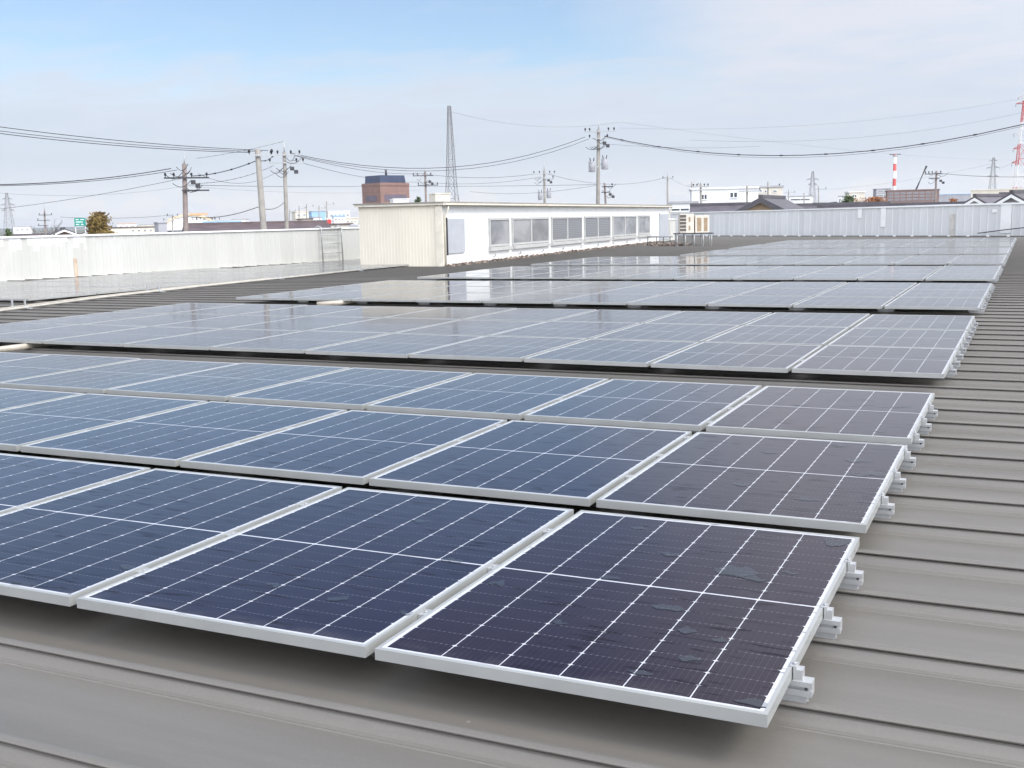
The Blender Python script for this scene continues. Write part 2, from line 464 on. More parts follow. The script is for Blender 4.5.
def hills(name, px0, px1, d, h, seed, depth=900):
    rnd = random.Random(seed); b = MB(); n = 70; rows = 8; vs_ = []; fs = []
    ph = [rnd.uniform(0, 6.28) for _ in range(6)]
    for i in range(n + 1):
        t = i / n
        top = h * (.55 + .22 * math.sin(5 * t + ph[0]) + .13 * math.sin(11 * t + ph[1]) + .07 * math.sin(23 * t + ph[2]) + .03 * math.sin(51 * t + ph[3])) * min(1, 6 * t, 6 * (1 - t))
        for j in range(rows + 1):
            q = j / rows
            p, _ = spot(px0 + (px1 - px0) * t, d + depth * q)
            z = top * math.sin(PI * min(1, q)) ** .8 * (1 + .12 * math.sin(37 * t + 5 * q + ph[4])) if 0 < q < 1 else -2
            vs_.append((p.x, p.y, GROUND + z))
    for i in range(n):
        for j in range(rows):
            a = i * (rows + 1) + j
            fs.append((a, a + rows + 1, a + rows + 2, a + 1))
    b.add(vs_, fs, 0, True)
    return structure(b.build(name, M['hill']))


hills('hills', 700, 1250, 5200, 75, 3)
hills('hills', -420, 330, 7000, 26, 9)

# ---------------------------------------------------------------- the hazy air
HAZE = .00009
if HAZE:
    b = MB(); b.box(-9600, 9600, -9600, 9600, GROUND - 1.2, 78)
    hz = bpy.data.materials.new('hazy_air'); hz.use_nodes = True
    t = NT(hz.node_tree); t.n.remove(t.n['Principled BSDF'])
    pv = t.new('ShaderNodeVolumePrincipled'); pv.inputs['Color'].default_value = (.95, .97, 1.0, 1); pv.inputs['Density'].default_value = HAZE; pv.inputs['Anisotropy'].default_value = .2
    t.l.new(pv.outputs[0], t.n['Material Output'].inputs['Volume'])
    structure(b.build('haze', hz), 'stuff')

# ---------------------------------------------------------------- the roof we stand on
SEAM0, SEAMP = .333, .4965
PAN = -.154
prof = []
k0, k1 = -9, 140
for k in range(k0, k1):
    y = SEAM0 + k * SEAMP
    prof += [(y + q, PAN + h) for q, h in ((-.066, 0), (-.062, .003), (-.056, .003), (-.046, .008), (-.036, .018), (-.026, .033), (-.018, .038), (-.010, .039), (-.010, .043), (-.027, .044),
             (-.0295, .049), (-.026, .0545), (-.014, .057), (-.003, .0555), (.003, .051), (.005, .02), (.018, .004), (.034, 0))]
RX0, RX1 = -26.0, 16.0
b = MB()
nx = 2
vs_ = [(x, y, z) for x in (RX0, RX1) for (y, z) in prof]
n = len(prof)
b.add(vs_, [(i, n + i, n + i + 1, i + 1) for i in range(n - 1)])
yA, yB = prof[0][0], prof[-1][0]
roof = b.build('roof', M['roof'], loc=(0, 0, 0), rot=(0, -SLOPE, 0), fix=False)
structure(roof)
# the factory under the roof
b = MB()
for (x0, x1, y0, y1) in ((RX0 + .2, RX1 - .2, yA + .3, yA + .6), (RX0 + .2, RX1 - .2, yB - .6, yB - .3), (RX0 + .2, RX0 + .5, yA + .6, yB - .6), (RX1 - .5, RX1 - .2, yA + .6, yB - .6)):
    b.box(x0, x1, y0, y1, GROUND, -.95)
tag(b.build('factory_wall', M['offwhite']), 'pale factory walls under the seamed metal roof, out of sight below the panels', 'wall')

# ---------------------------------------------------------------- solar panels
ORD = ['nearest', 'second', 'third', 'fourth', 'fifth', 'sixth', 'seventh', 'eighth', 'ninth', 'tenth', 'eleventh', 'twelfth', 'thirteenth', 'fourteenth', 'fifteenth',
       'sixteenth', 'seventeenth', 'eighteenth', 'nineteenth', 'twentieth', 'twenty-first', 'twenty-second', 'twenty-third', 'twenty-fourth']
CORD = ['last', 'second', 'third', 'fourth', 'fifth', 'sixth', 'seventh', 'eighth', 'ninth', 'tenth']
BLK = [0, 6.2186, 12.4163, 18.5922, 24.7412, 30.92, 37.10, 43.28]


def row_y(r):
    bl, q = divmod(r, 3)
    return BLK[bl] + q * (PD + (.182 if bl == 0 else .051))


fb = MB(); FT = .034; lip = .0115
lpy = .016
for (x0, x1, y0, y1) in ((0, PW, 0, lpy), (0, PW, PD - lpy, PD), (0, lip, lpy, PD - lpy), (PW - lip, PW, lpy, PD - lpy)):
    fb.box(x0, x1, y0, y1, -FT, 0)
gb = MB(); gb.box(lip, PW - lip, lpy, PD - lpy, -.010, -.0018); gb.mi[0] = 1          # white backsheet below
proto = thing('solar_panel', '', 'solar panel')
fr = fb.build('frame', M['alu'], proto); gl = gb.build('laminate', [M['cells'], M['white']], proto)
GP = 'solar panels laid out in rows on the metal roof'
first = True
cells_list = []
for r in range(24):
    ncol = 10 if r < 15 else 8
    for i in range(ncol):
        x, y = -i * (PW + PGAP) - PW, row_y(r)
        j_ = 0 if r < 3 and i < 4 else 1
        rot = (j_ * random.gauss(0, .0012), -SLOPE + j_ * random.gauss(0, .0012), j_ * random.gauss(0, .0006))
        o = proto if first else copy_thing(proto, (0, 0, 0))
        first = False
        o.location = P(x, y, j_ * random.uniform(-.0015, .0015)); o.rotation_euler = rot
        rowtxt = 'nearest row' if r == 0 else (ORD[r] + ' row from the front')
        if i == 0:
            lab = 'silver-framed dark solar panel on the right end of the ' + rowtxt
        else:
            lab = 'silver-framed blue-black solar panel, ' + CORD[i] + ' from the right end, ' + rowtxt
        tint = [(.0135, .0065, .0125), (.0100, .0072, .0190), (.0085, .0080, .0230)][min(i, 2)]         # batches differ in tone
        lam = [c for c in o.children if c.name.startswith('laminate')][0]
        lam.color = tuple(max(.003, c * random.uniform(.9, 1.1)) for c in tint) + (1,)
        o['label'] = lab; o['category'] = 'solar panel'; o['group'] = GP
# the second field beyond the conduits, beside the white parapet
GP2 = 'solar panels in the far left field along the white parapet'
for r in range(11):
    for i in range(6):
        x, y = -16.12 - i * (PW + PGAP) - PW, 12.07 + r * (PD + .03)
        if x < -23.45 + (y + PD - 18) * .165 + .35: continue
        o = copy_thing(proto, P(x, y, -.05 + random.uniform(-.002, .002)), (random.gauss(0, .001), random.gauss(0, .001), 0))
        o['label'] = 'pale solar panel by the white parapet, %s row of that field, %s from the conduits' % (ORD[r], 'first' if i == 0 else CORD[i])
        o['category'] = 'solar panel'; o['group'] = GP2

# ---------------------------------------------------------------- brackets that hold the panels on the seams


def bracket_parts(parent, end=True):
    w = .021
    b = MB(); x0, x1 = (-.14, .054) if end else (-.11, .11)
    b.box(x0, x1, -w, w, -.051, -.0365)
    b.box(x0, x1, -w + .011, w, -.061, -.051)
    b.box(x0, x1, -w, w, -.078, -.061)
    b.build('rail', M['alu_bright'], parent)
    b = MB(); b.box(x0 + .01, x1 - .016, -w + .004, w + .006, -.112, -.078)
    b.build('seam_clamp', M['steel'], parent)
    if end:
        b = MB(); b.box(.003, .028, -.017, .017, -.0365, -.006); b.box(-.007, .012, -.017, .017, .001, .004); b.box(.003, .012, -.017, .017, -.006, .001)
        b.build('end_clamp', M['alu_bright'], parent)
        b = MB(); b.tube([(.004, 0, .004), (.004, 0, .010)], .0065, 6); b.build('bolt', M['steel'], parent)
        b = MB(); b.tube([(.038, -w + .012, -.056), (.038, -w + .002, -.056)], .0048, 6)
        b.build('bolt', M['dark_steel'], parent)
    else:
        b = MB(); b.box(-.0155, .0155, -.026, .026, -.0365, -.006)
        b.build('mid_clamp', M['alu_bright'], parent)
        b = MB(); b.tube([(0, 0, -.006), (0, 0, -.001)], .007, 6); b.build('bolt', M['steel'], parent)


def row_seams(r):
    y0 = row_y(r)
    ys = [SEAM0 + k * SEAMP for k in range(-2, 140)]
    ys = [y for y in ys if y0 + .16 < y < y0 + PD - .06]
    return ys[:3]


ep = thing('mounting_bracket', '', 'bracket'); bracket_parts(ep, True)
mp = thing('mounting_bracket', '', 'bracket'); bracket_parts(mp, False)
fe = fm = True
POS = ['front', 'middle', 'rear']
for r in range(24):
    for k, y in enumerate(row_seams(r)):
        o = ep if fe else copy_thing(ep, (0, 0, 0)); fe = False
        o.location = P(0, y, 0); o.rotation_euler = (0, -SLOPE, 0)
        tag(o, 'silver %s bracket on a roof seam at the right end of the %s panel row' % (POS[k], ORD[r]), 'bracket', 'brackets at the right end of the panel rows')
for r in (0, 1, 2, 3, 6, 9, 12):
    for i in range(1, 10 if r > 2 else 6):
        ys = row_seams(r)
        if r > 2: ys = ys[:1]
        for k, y in enumerate(ys):
            o = mp if fm else copy_thing(mp, (0, 0, 0)); fm = False
            o.location = P(-i * (PW + PGAP) + PGAP / 2, y, 0); o.rotation_euler = (0, -SLOPE, 0)
            tag(o, '%s clamp in the %s gap from the right end, %s panel row' % (POS[k], 'first' if i == 1 else CORD[i - 1], ORD[r]), 'clamp', 'clamps in the gaps between panels')

# ---------------------------------------------------------------- water lying on the glass
def puddle(px, py, w, h, label, seed, z=.0002):
    rnd = random.Random(seed); c = roofpt(px, py)
    e1, e2 = roofpt(px - w / 2, py), roofpt(px + w / 2, py)
    f1, f2 = roofpt(px, py + h / 2), roofpt(px, py - h / 2)
    lx, ly = (e2 - e1).length / 2, (f2 - f1).length / 2
    ph = [rnd.uniform(0, 6.28) for _ in range(8)]; n = 22
    r_ = max(q for q in range(24) if row_y(q) <= c.y); i_ = int(-c.x / (PW + PGAP))
    xa, xb, ya, yb = -i_ * (PW + PGAP) - PW + .013 - c.x, -i_ * (PW + PGAP) - .013 - c.x, row_y(r_) + .013 - c.y, row_y(r_) + PD - .013 - c.y
    cl = lambda x, y: (min(max(x, xa), xb), min(max(y, ya), yb))
    up, lo_, lo2 = [], [], []
    for i in range(n + 1):
        t_ = -1 + 2 * i / n; env = (1 - t_ * t_) ** .75
        sk = .25 * math.sin(2.1 * t_ + ph[6])
        hu = env * (.55 + .30 * math.sin(2.7 * t_ + ph[0]) + .22 * math.sin(6.3 * t_ + ph[1]) + .05 * math.sin(13 * t_ + ph[2]))
        hl = env * (.65 + .22 * math.sin(2.2 * t_ + ph[3]) + .16 * math.sin(5.1 * t_ + ph[4]) + .04 * math.sin(15 * t_ + ph[5]))
        x = lx * 1.1 * t_; up.append(cl(x, ly * (sk * env + max(hu, .02)))); lo_.append(cl(x, ly * (sk * env - max(hl, .02))))
        x2, y2 = lo_[-1]; lo2.append((x2, max(ya, y2 - min(.009, ly * .22) * env)))
    vs_ = [(x, y, .0) for x, y in up] + [(x, y, .0003) for x, y in lo_] + [(x, y, .0) for x, y in lo2]
    m_ = n + 1; b = MB()
    b.add(vs_[:2 * m_], [(i, m_ + i, m_ + i + 1, i + 1) for i in range(n)], 0, False)
    b.add(vs_[m_:], [(i, m_ + i, m_ + i + 1, i + 1) for i in range(n)], 1, False)
    o = b.build('water_puddle', [M['water'], M['wet_edge']], loc=(c.x, c.y, -.0012))
    return tag(o, label, 'puddle', 'water patches on the panel glass')


for q, a in enumerate([
    (738, 571, 44, 14, 'grey water patch across a cell line on the nearest right-end panel, the broadest one'),
    (752, 577, 30, 8, 'small water patch touching the right side of the broadest one'),
    (838, 540, 26, 13, 'water film in the far right corner of the nearest right-end panel'),
    (668, 607, 34, 8, 'long water patch just below the middle line of the nearest right-end panel'),
    (687, 630, 20, 8, 'small water patch near the centre of the nearest right-end panel'),
    (757, 703, 46, 8, 'water film in the near right corner of the nearest right-end panel'),
    (668, 553, 22, 6, 'narrow water patch in the far half of the nearest right-end panel'),
    (690, 658, 24, 7, 'faint water patch in the near half of the nearest right-end panel'),
    (726, 514, 14, 3, 'tiny water patch close to the far edge of the nearest right-end panel'),
    (868, 474, 30, 8, 'wide water patch on the middle line of the right-end panel, second row'),
    (858, 460, 26, 5, 'water patch beyond the middle line of the right-end panel, second row'),
    (807, 499, 28, 4, 'long thin water patch near the front edge of the right-end panel, second row'),
    (900, 406, 20, 4, 'thin water patch on the right-end panel, third row'),
    (880, 431, 12, 2.4, 'tiny water patch near the front edge of the right-end panel, third row'),
    (708, 460, 12, 3, 'small water patch on the left part of the right-end panel, second row'),
    (497, 583, 16, 7, 'pale water patch on the second panel of the nearest row'),
    (452, 560, 22, 6, 'longer pale water patch on the second panel of the nearest row'),
    (338, 598, 20, 7, 'pale water patch near the front of the second panel, nearest row'),
    (275, 585, 22, 5, 'thin pale water patch at left on the second panel, nearest row'),
    (128, 566, 20, 5, 'thin water patch on the third panel of the nearest row'),
    (610, 577, 22, 5, 'thin water patch left of centre beyond the middle line, nearest right-end panel'),
    (560, 622, 18, 5, 'small water patch near the left edge, nearest right-end panel'),
    (640, 672, 26, 6, 'thin water patch close to the front edge, nearest right-end panel'),
    (722, 640, 20, 5, 'small water patch near the right edge, nearest right-end panel'),
    (790, 572, 18, 4, 'thin water patch at the far right of the broadest one, nearest right-end panel'),
    (640, 528, 18, 3.5, 'narrow water patch near the far left corner, nearest right-end panel'),
    (770, 452, 18, 3, 'narrow water patch in the far half of the right-end panel, second row'),
    (742, 484, 18, 4, 'thin water patch in the near half of the right-end panel, second row'),
    (838, 445, 16, 3, 'narrow water patch at the far edge of the right-end panel, second row'),
    (410, 612, 22, 6, 'thin water patch at the front of the second panel, nearest row'),
    (420, 520, 20, 4, 'narrow water patch in the far half of the second panel, nearest row'),
    (540, 470, 18, 3.5, 'narrow water patch on the second panel from the right, second row'),
    (800, 404, 16, 2.6, 'narrow water patch at the far left of the right-end panel, third row'),
]): puddle(a[0], a[1], a[2], a[3], a[4], 40 + q)

# ---------------------------------------------------------------- ribbed walls
def ribbed(b, x0, x1, zb, zt, pitch, rib, depth, y=0.0, thick=.10, mi=0):
    """sheet with trapezoid ribs facing local -y; zb and zt are functions of x"""
    pts = []; x = x0
    while x < x1 - 1e-6:
        e = min(x + pitch, x1)
        pts += [(x, y), (min(x + pitch - rib, e), y), (min(x + pitch - rib * .75, e), y - depth), (min(x + pitch - rib * .25, e), y - depth)]
        x += pitch
    pts.append((x1, y))
    vs_ = []
    for (u, v) in pts: vs_ += [(u, v, zb(u)), (u, v, zt(u))]
    fs = [(2 * i, 2 * i + 2, 2 * i + 3, 2 * i + 1) for i in range(len(pts) - 1)]
    b.add(vs_, fs, mi)
    q = y + thick
    b.add([(x0, q, zb(x0)), (x1, q, zb(x1)), (x1, q, zt(x1)), (x0, q, zt(x0))], [(0, 3, 2, 1)], mi)
    b.add([(x0, y, zb(x0)), (x0, y, zt(x0)), (x0, q, zt(x0)), (x0, q, zb(x0))], [(0, 1, 2, 3)], mi)
    b.add([(x1, y, zb(x1)), (x1, y, zt(x1)), (x1, q, zt(x1)), (x1, q, zb(x1))], [(0, 3, 2, 1)], mi)


def sloped_box(b, x0, x1, y0, y1, za, zb_, mi=0):
    """bar along x whose bottom and top follow functions of x"""
    b.add([(x0, y0, za(x0)), (x1, y0, za(x1)), (x1, y1, za(x1)), (x0, y1, za(x0)), (x0, y0, zb_(x0)), (x1, y0, zb_(x1)), (x1, y1, zb_(x1)), (x0, y1, zb_(x0))],
          [(0, 3, 2, 1), (4, 5, 6, 7), (0, 1, 5, 4), (1, 2, 6, 5), (2, 3, 7, 6), (3, 0, 4, 7)], mi)


def wall_frame(a, bb):
    e = (Vector(bb) - Vector(a)); e.z = 0
    return math.atan2(e.y, e.x), e.length


# white parapet on the left
LA, LB = Vector((-23.84, 17.99, 0)), Vector((-21.39, 31.32, 0))
ang, L0 = wall_frame(LA, LB)
M['wall_left'] = streak_wall_mat('old_white_sheet', (.48, .48, .445), (.565, .565, .535), .55, (-1.2, 2.6, 1.06, .42, (.82, .82, .81)), contrast=.6)
lw = thing('parapet_wall', 'long white ribbed sheet parapet with fresh paint runs and a rusty drip, on the left', 'parapet', LA, ang)
zb = lambda u: -.16; zt = lambda u: 1.0
b = MB(); ribbed(b, -16, 38.5, zb, zt, .225, .07, .010); b.build('sheet', M['wall_left'], lw)
b = MB(); sloped_box(b, -16, 38.5, -.05, .16, lambda u: zt(u) - .002, lambda u: zt(u) + .045); b.build('coping', M['white'], lw)
b = MB(); sloped_box(b, -16, 38.5, -.075, -.021, lambda u: zb(u) - .02, lambda u: zb(u) + .035); b.build('foot_flashing', M['cream_trim'], lw)
b = MB(); sloped_box(b, 2.17, 2.27, -.0235, -.0195, lambda u: zb(u) + .037, lambda u: .40); b.build('rust_streak', M['rust'], lw)
b = MB()
for k in range(66):
    u = -10 + k * .62; b.box(u, u + .09, -.10, -.076, zb(u) - .015, zb(u) + .03)
b.build('fixing_clip', M['brown_trim'], lw)
# ladder on the parapet
lad = thing('ladder', 'thin grey steel ladder leaning flat on the white left parapet', 'ladder', LA + Vector((math.cos(ang), math.sin(ang), 0)) * 12.13, ang)
for s_ in (-.49, .49):
    b = MB(); b.tube([(s_, -.16, -.14), (s_, -.13, 1.06), (s_, .0, 1.12), (s_, .18, 1.06)], .022, 8); b.build('rail', M['steel'], lad)
for z in (.18, .51, .79, 1.02):
    b = MB(); b.tube([(-.49, -.145, z), (.49, -.145, z)], .016, 6); b.build('rung', M['steel'], lad)
# grey duct end behind the parapet, by the monitor
q = at(356.5, 232, 44)
b = MB(); b.prism([(-.28, -.9), (.28, -.9), (.28, .12), (.15, .30), (-.1, .33), (-.28, .2)], 'y', -.5, .5)
tag(b.build('exhaust_duct', M['grey_wall'], loc=q, rot=(0, 0, .4), bevel=.03), 'grey rounded duct end showing between the white parapet and the cream end wall', 'duct')

# grey parapet at the far end
RA, RB = Vector((-17.885, 65.605, 0)), Vector((-.311, 55.135, 0))
ang2, L2 = wall_frame(RA, RB)
M['wall_right'] = streak_wall_mat('galvanised_sheet', (.60, .61, .605), (.70, .71, .705), .42, None, .0, .5)
rw = thing('parapet_wall', 'grey galvanised ribbed parapet with white patches across the far end of the roof', 'parapet', RA, ang2)
zb2 = lambda u: -.17; zt2 = lambda u: 1.355 + .007 * u if u < 17 else 1.474
b = MB(); ribbed(b, -8, 46, zb2, zt2, .42, .05, .024); b.build('sheet', M['wall_right'], rw)
b = MB(); sloped_box(b, -4, 46, -.06, .16, lambda u: zt2(u) - .004, lambda u: zt2(u) + .055); b.build('coping', M['white'], rw)
b = MB(); sloped_box(b, -8, 46, -.20, -.04, lambda u: zb2(u) - .05, lambda u: zb2(u) + .10); b.build('foot_gutter', M['dark_steel'], rw)
for (u0, u1, z0, z1) in ((11.65, 11.93, .87, 1.43), (13.12, 13.45, .38, 1.44), (19.95, 20.5, .06, 1.46), (19.5, 19.77, 1.03, 1.18)):
    b = MB(); b.box(u0, u1, -.036, -.032, z0, z1); b.build('white_patch', M['white'], rw)
b = MB(); b.box(17.25, 17.5, -.036, -.032, -.1, 1.0); b.build('rust_streak', pmat('faint_rust', (.56, .535, .49), .7, .0, .15, 3), rw)
for k in range(28):
    u = .3 + k * 1.06
    b = MB(); b.box(u, u + .14, -.25, -.201, zb2(u) + .05, zb2(u) + .15); b.build('fixing_clip', M['white'], rw)
b = MB(); b.tube([(18.9, -.20, .05), (20.4, -.30, .22), (22.2, -.34, .40), (26, -.4, .62)], .022, 8)
tag(b.build('drain_hose', M['dark_steel'], loc=RA, rot=(0, 0, ang2)), 'dark hose rising along the foot of the grey far parapet at right', 'hose')

# ---------------------------------------------------------------- roof monitor with windows
BA, BB = Vector((-15.026, 25.95, 0)), Vector((-17.075, 55.28, 0))
ang3, BL = wall_frame(BA, BB)
BW = 2.70
ZF, ZT = -.17, 1.66
mon = thing('roof_monitor', 'long low white roof monitor with a row of windows and a cream ribbed end wall', 'roof monitor', BA, ang3)
b = MB(); b.box(.06, BL, .0, .08, ZF, ZT); b.build('long_wall', M['white'], mon)
b = MB(); b.box(.06, BL, BW - .08, BW, ZF, ZT); b.box(BL - .08, BL, .08, BW - .08, ZF, ZT); b.build('rear_wall', M['white'], mon)
# end wall faces local -x: build along y
pts = []; y = 0.0
b = MB(); prof_e = []
while y < BW - 1e-6:
    e = min(y + .105, BW)
    prof_e += [(y, .03), (min(y + .07, BW), .03), (min(y + .08, BW), .0255), (min(y + .098, BW), .0255)]
    y += .105
prof_e.append((BW, .03))
vs_ = []
for (yy, xx) in prof_e: vs_ += [(xx, yy, ZF), (xx, yy, ZT + .01)]
b.add(vs_, [(2 * i, 2 * i + 1, 2 * i + 3, 2 * i + 2) for i in range(len(prof_e) - 1)])
b.build('end_wall', M['cream'], mon)
b = MB(); b.box(-.02, .055, -.06, .16, ZF, ZT - .03); b.build('corner_trim', M['cream_trim'], mon)
b = MB(); b.box(-.10, BL + .1, -.16, BW + .12, ZT + .07, ZT + .10); b.build('roof', M['roof_edge'], mon)
b = MB(); b.box(-.07, BL + .05, -.13, BW + .09, ZT, ZT + .07); b.build('fascia', M['cream_trim'], mon)
b = MB(); b.prism([(-.22, ZT + .055), (-.22, ZT + .0), (-.135, ZT - .008), (-.131, ZT + .055)], 'x', -.1, BL + .08)
b.build('gutter', M['cream_trim'], mon)
b = MB(); b.box(-.10, BL + .08, -.215, -.135, ZT - .024, ZT - .009); b.build('gutter_stain', M['brown_trim'], mon)
b = MB(); b.tube([(.16, -.17, ZT - .02), (.16, -.17, ZT - .12), (.16, -.06, ZT - .32), (.16, -.055, ZF + .02)], .035, 10); b.build('downpipe', M['cream_trim'], mon)
b = MB(); b.tube([(BL - .1, -.17, ZT - .02), (BL - .1, -.06, ZT - .3), (BL - .1, -.055, ZF + .02)], .035, 10); b.build('downpipe', M['cream_trim'], mon)
for (u0, u1, z0, z1) in ((.30, 1.64, .24, 1.26), (27.11, 29.17, -.03, 1.30)):
    b = MB(); b.box(u0, u1, -.055, -.002, z0, z1)
    lv = b.build('louvre_panel', M['grey_panel'], mon, bevel=.006)
    b = MB(); b.box(u0 - .05, u0 - .003, -.09, -.002, z0 - .04, z1 + .04); b.build('edge_strip', M['dark_steel'] if u0 < 1 else M['grey_panel'], lv)
WIN = [(3.66, 5.44, 1, 'film'), (5.72, 9.5, 2, 'film'), (9.84, 13.64, 2, 'slats'), (13.98, 17.82, 2, 'slats'), (18.22, 22.32, 2, 'film'), (22.7, 24.98, 1, 'film')]
for (u0, u1, np_, kind) in WIN:
    z0, z1 = .335, 1.265
    fw = .065
    b = MB()
    b.box(u0, u1, -.06, -.002, z1 - .07, z1); b.box(u0, u1, -.06, -.002, z0, z0 + .07)
    b.box(u0, u0 + fw, -.06, -.002, z0 + .07, z1 - .07); b.box(u1 - fw, u1, -.06, -.002, z0 + .07, z1 - .07)
    wf = b.build('window', M['window_frame'], mon, bevel=.004)
    inner0, inner1 = u0 + fw, u1 - fw
    if np_ == 2:
        c = (u0 + u1) / 2
        b = MB(); b.box(c - .06, c + .06, -.052, -.003, z0 + .071, z1 - .071); b.build('mullion', M['window_frame'], wf)
        spans = ((inner0, c - .06), (c + .06, inner1))
    else: spans = ((inner0, inner1),)
    for (a0, a1) in spans:
        b = MB(); b.box(a0, a1, -.026, -.004, z0 + .071, z1 - .071); b.build('pane', M[kind], wf)
    b = MB(); b.prism([(-.002, z0 - .003), (-.12, z0 - .03), (-.12, z0 - .13), (-.002, z0 - .16)], 'x', u0 - .05, u1 + .05); b.build('sill', M['window_frame'], wf)
for k in range(9):
    u = 4.0 + k * 2.35
    b = MB(); b.tube([(u, -.03, .02), (u, -.10, .04), (u, -.10, .12)], .02, 6); b.build('vent_stub', M['steel'], mon)
# leaf litter and moss along the foot of the wall
rnd = random.Random(5); b = MB()
for k in range(2600):
    u = rnd.random() ** 1.2 * 27; v = -.05 - abs(rnd.gauss(0, .16)); z = rnd.uniform(0, .06) * max(0, 1 + v * 2)
    w_ = Vector((BA.x + math.cos(ang3) * u - math.sin(ang3) * v, BA.y + math.sin(ang3) * u + math.cos(ang3) * v, 0))
    zz_ = w_.x * SLOPE + PAN + .012 + z
    s_ = rnd.uniform(.02, .06); a1, a2 = Vector((rnd.gauss(0, 1), rnd.gauss(0, 1), rnd.gauss(0, .4))).normalized() * s_, Vector((rnd.gauss(0, 1), rnd.gauss(0, 1), rnd.gauss(0, .4))).normalized() * s_
    c_ = Vector((w_.x, w_.y, zz_ + s_ * .6))
    b.add([c_ - a1, c_ + a2, c_ + a1, c_ - a2], [(0, 1, 2, 3)])
structure(b.build('leaf_litter', M['debris'], fix=False), 'stuff')

# ---------------------------------------------------------------- conduits on the roof
def roof_tube(name, label, cat, pts, r, mat, group=None, n=10):
    b = MB(); b.tube([P(*p) for p in pts], r, n)
    return tag(b.build(name, mat), label, cat, group)


CP = [(-14.10, 8.2), (-14.58, 10.12), (-15.28, 12.96), (-15.68, 16.22), (-15.9, 20.17), (-16.13, 23.17)]


def cpath(dx, z): return [(x + dx, y, z) for x, y in CP]


roof_tube('conduit', 'thin tan conduit along the roof, on the parapet side of the pair', 'conduit', cpath(-.28, -.08), .015, M['pipe'], 'conduits running to the roof monitor')
roof_tube('conduit', 'thicker pale conduit along the roof, on the panel side of the pair', 'conduit', cpath(.02, -.075), .019, M['pipe_white'], 'conduits running to the roof monitor')
for k in range(5):
    t = k / 4.0; i = min(int(t * 4.99), 4); f_ = t * 4.99 - i
    x = CP[i][0] + (CP[i + 1][0] - CP[i][0]) * f_; y = CP[i][1] + (CP[i + 1][1] - CP[i][1]) * f_
    y = SEAM0 + round((y - SEAM0) / SEAMP) * SEAMP
    s_ = thing('pipe_support', 'small steel support under the two conduits, %s from the near end' % ('first' if k == 0 else CORD[k]), 'pipe support', P(x - .12, y, -.10), group='supports under the conduits', rot=(0, -SLOPE, 0))
    b = MB(); b.box(-.28, .28, -.03, .03, 0, .014); b.build('base_rail', M['steel'], s_)
    for xx in (-.16, .14):
        b = MB(); b.box(xx - .05, xx + .05, -.02, .02, .015, .03); b.box(xx - .012, xx + .012, -.012, .012, .03, .15); b.build('saddle', M['alu_bright'], s_)
for (a, lab) in ((((-10.6, 5.55), (-11.2, 5.5), (-12.5, 5.2), (-13.4, 4.6)), 'pale bent conduit coming out from under the fourth panel row at left'),):
    pass
p0 = roofpt(48, 344, -.09); p1 = roofpt(24, 346.5, -.07); p2 = roofpt(0, 349.5, -.08)
roof_tube('cable_conduit', 'pale bent cable conduit coming out from under the fourth panel row at left', 'conduit',
          [(p0.x + .6, p0.y + .5, -.09), (p0.x, p0.y, -.085), (p1.x, p1.y, -.07), (p2.x, p2.y, -.08), (p2.x - 1.4, p2.y - .1, -.085), (p2.x - 3, p2.y + .4, -.085)], .035, M['pipe'])
for (pa, pb, lab) in (((338, 303), (355, 300.5), 'short pale cable conduit in the aisle before the seventh panel row'), ((510, 278.2), (519, 277.2), 'short pale cable conduit in the aisle before the tenth panel row')):
    a, c = roofpt(*pa, -.06), roofpt(*pb, -.05)
    roof_tube('cable_conduit', lab, 'conduit', [(a.x - .3, a.y - .15, -.07), (a.x, a.y, -.06), (c.x, c.y, -.05), (c.x + .4, c.y + .4, -.09)], .04, M['pipe'])

# ---------------------------------------------------------------- air conditioners on their steel stand
FACE = ang3


def on_roof(x, y): return P(x, y, PAN)


stand_o = on_roof(-12.66, 44.35)
st = thing('equipment_stand', 'galvanised steel stand under the two air conditioners past the roof monitor', 'stand', stand_o, .42)
b = MB()
for xx in (-.74, -.38, 0, .38, .74):
    for yy in (-.32, .32): b.tube([(xx, yy, .02), (xx, yy, .56)], .022, 6)
b.build('leg', M['steel'], st)
b = MB()
for yy in (-.32, .32): b.box(-.82, .82, yy - .03, yy + .03, .561, .605)
for xx in (-.74, -.25, .25, .74): b.box(xx - .025, xx + .025, -.289, .289, .563, .60)
b.build('deck_frame', M['dark_steel'], st)
b = MB()
for xx in (-.74, -.38, 0, .38, .74):
    for yy in (-.32, .32): b.box(xx - .07, xx + .07, yy - .07, yy + .07, .0, .02)
b.build('foot_plate', M['white'], st)


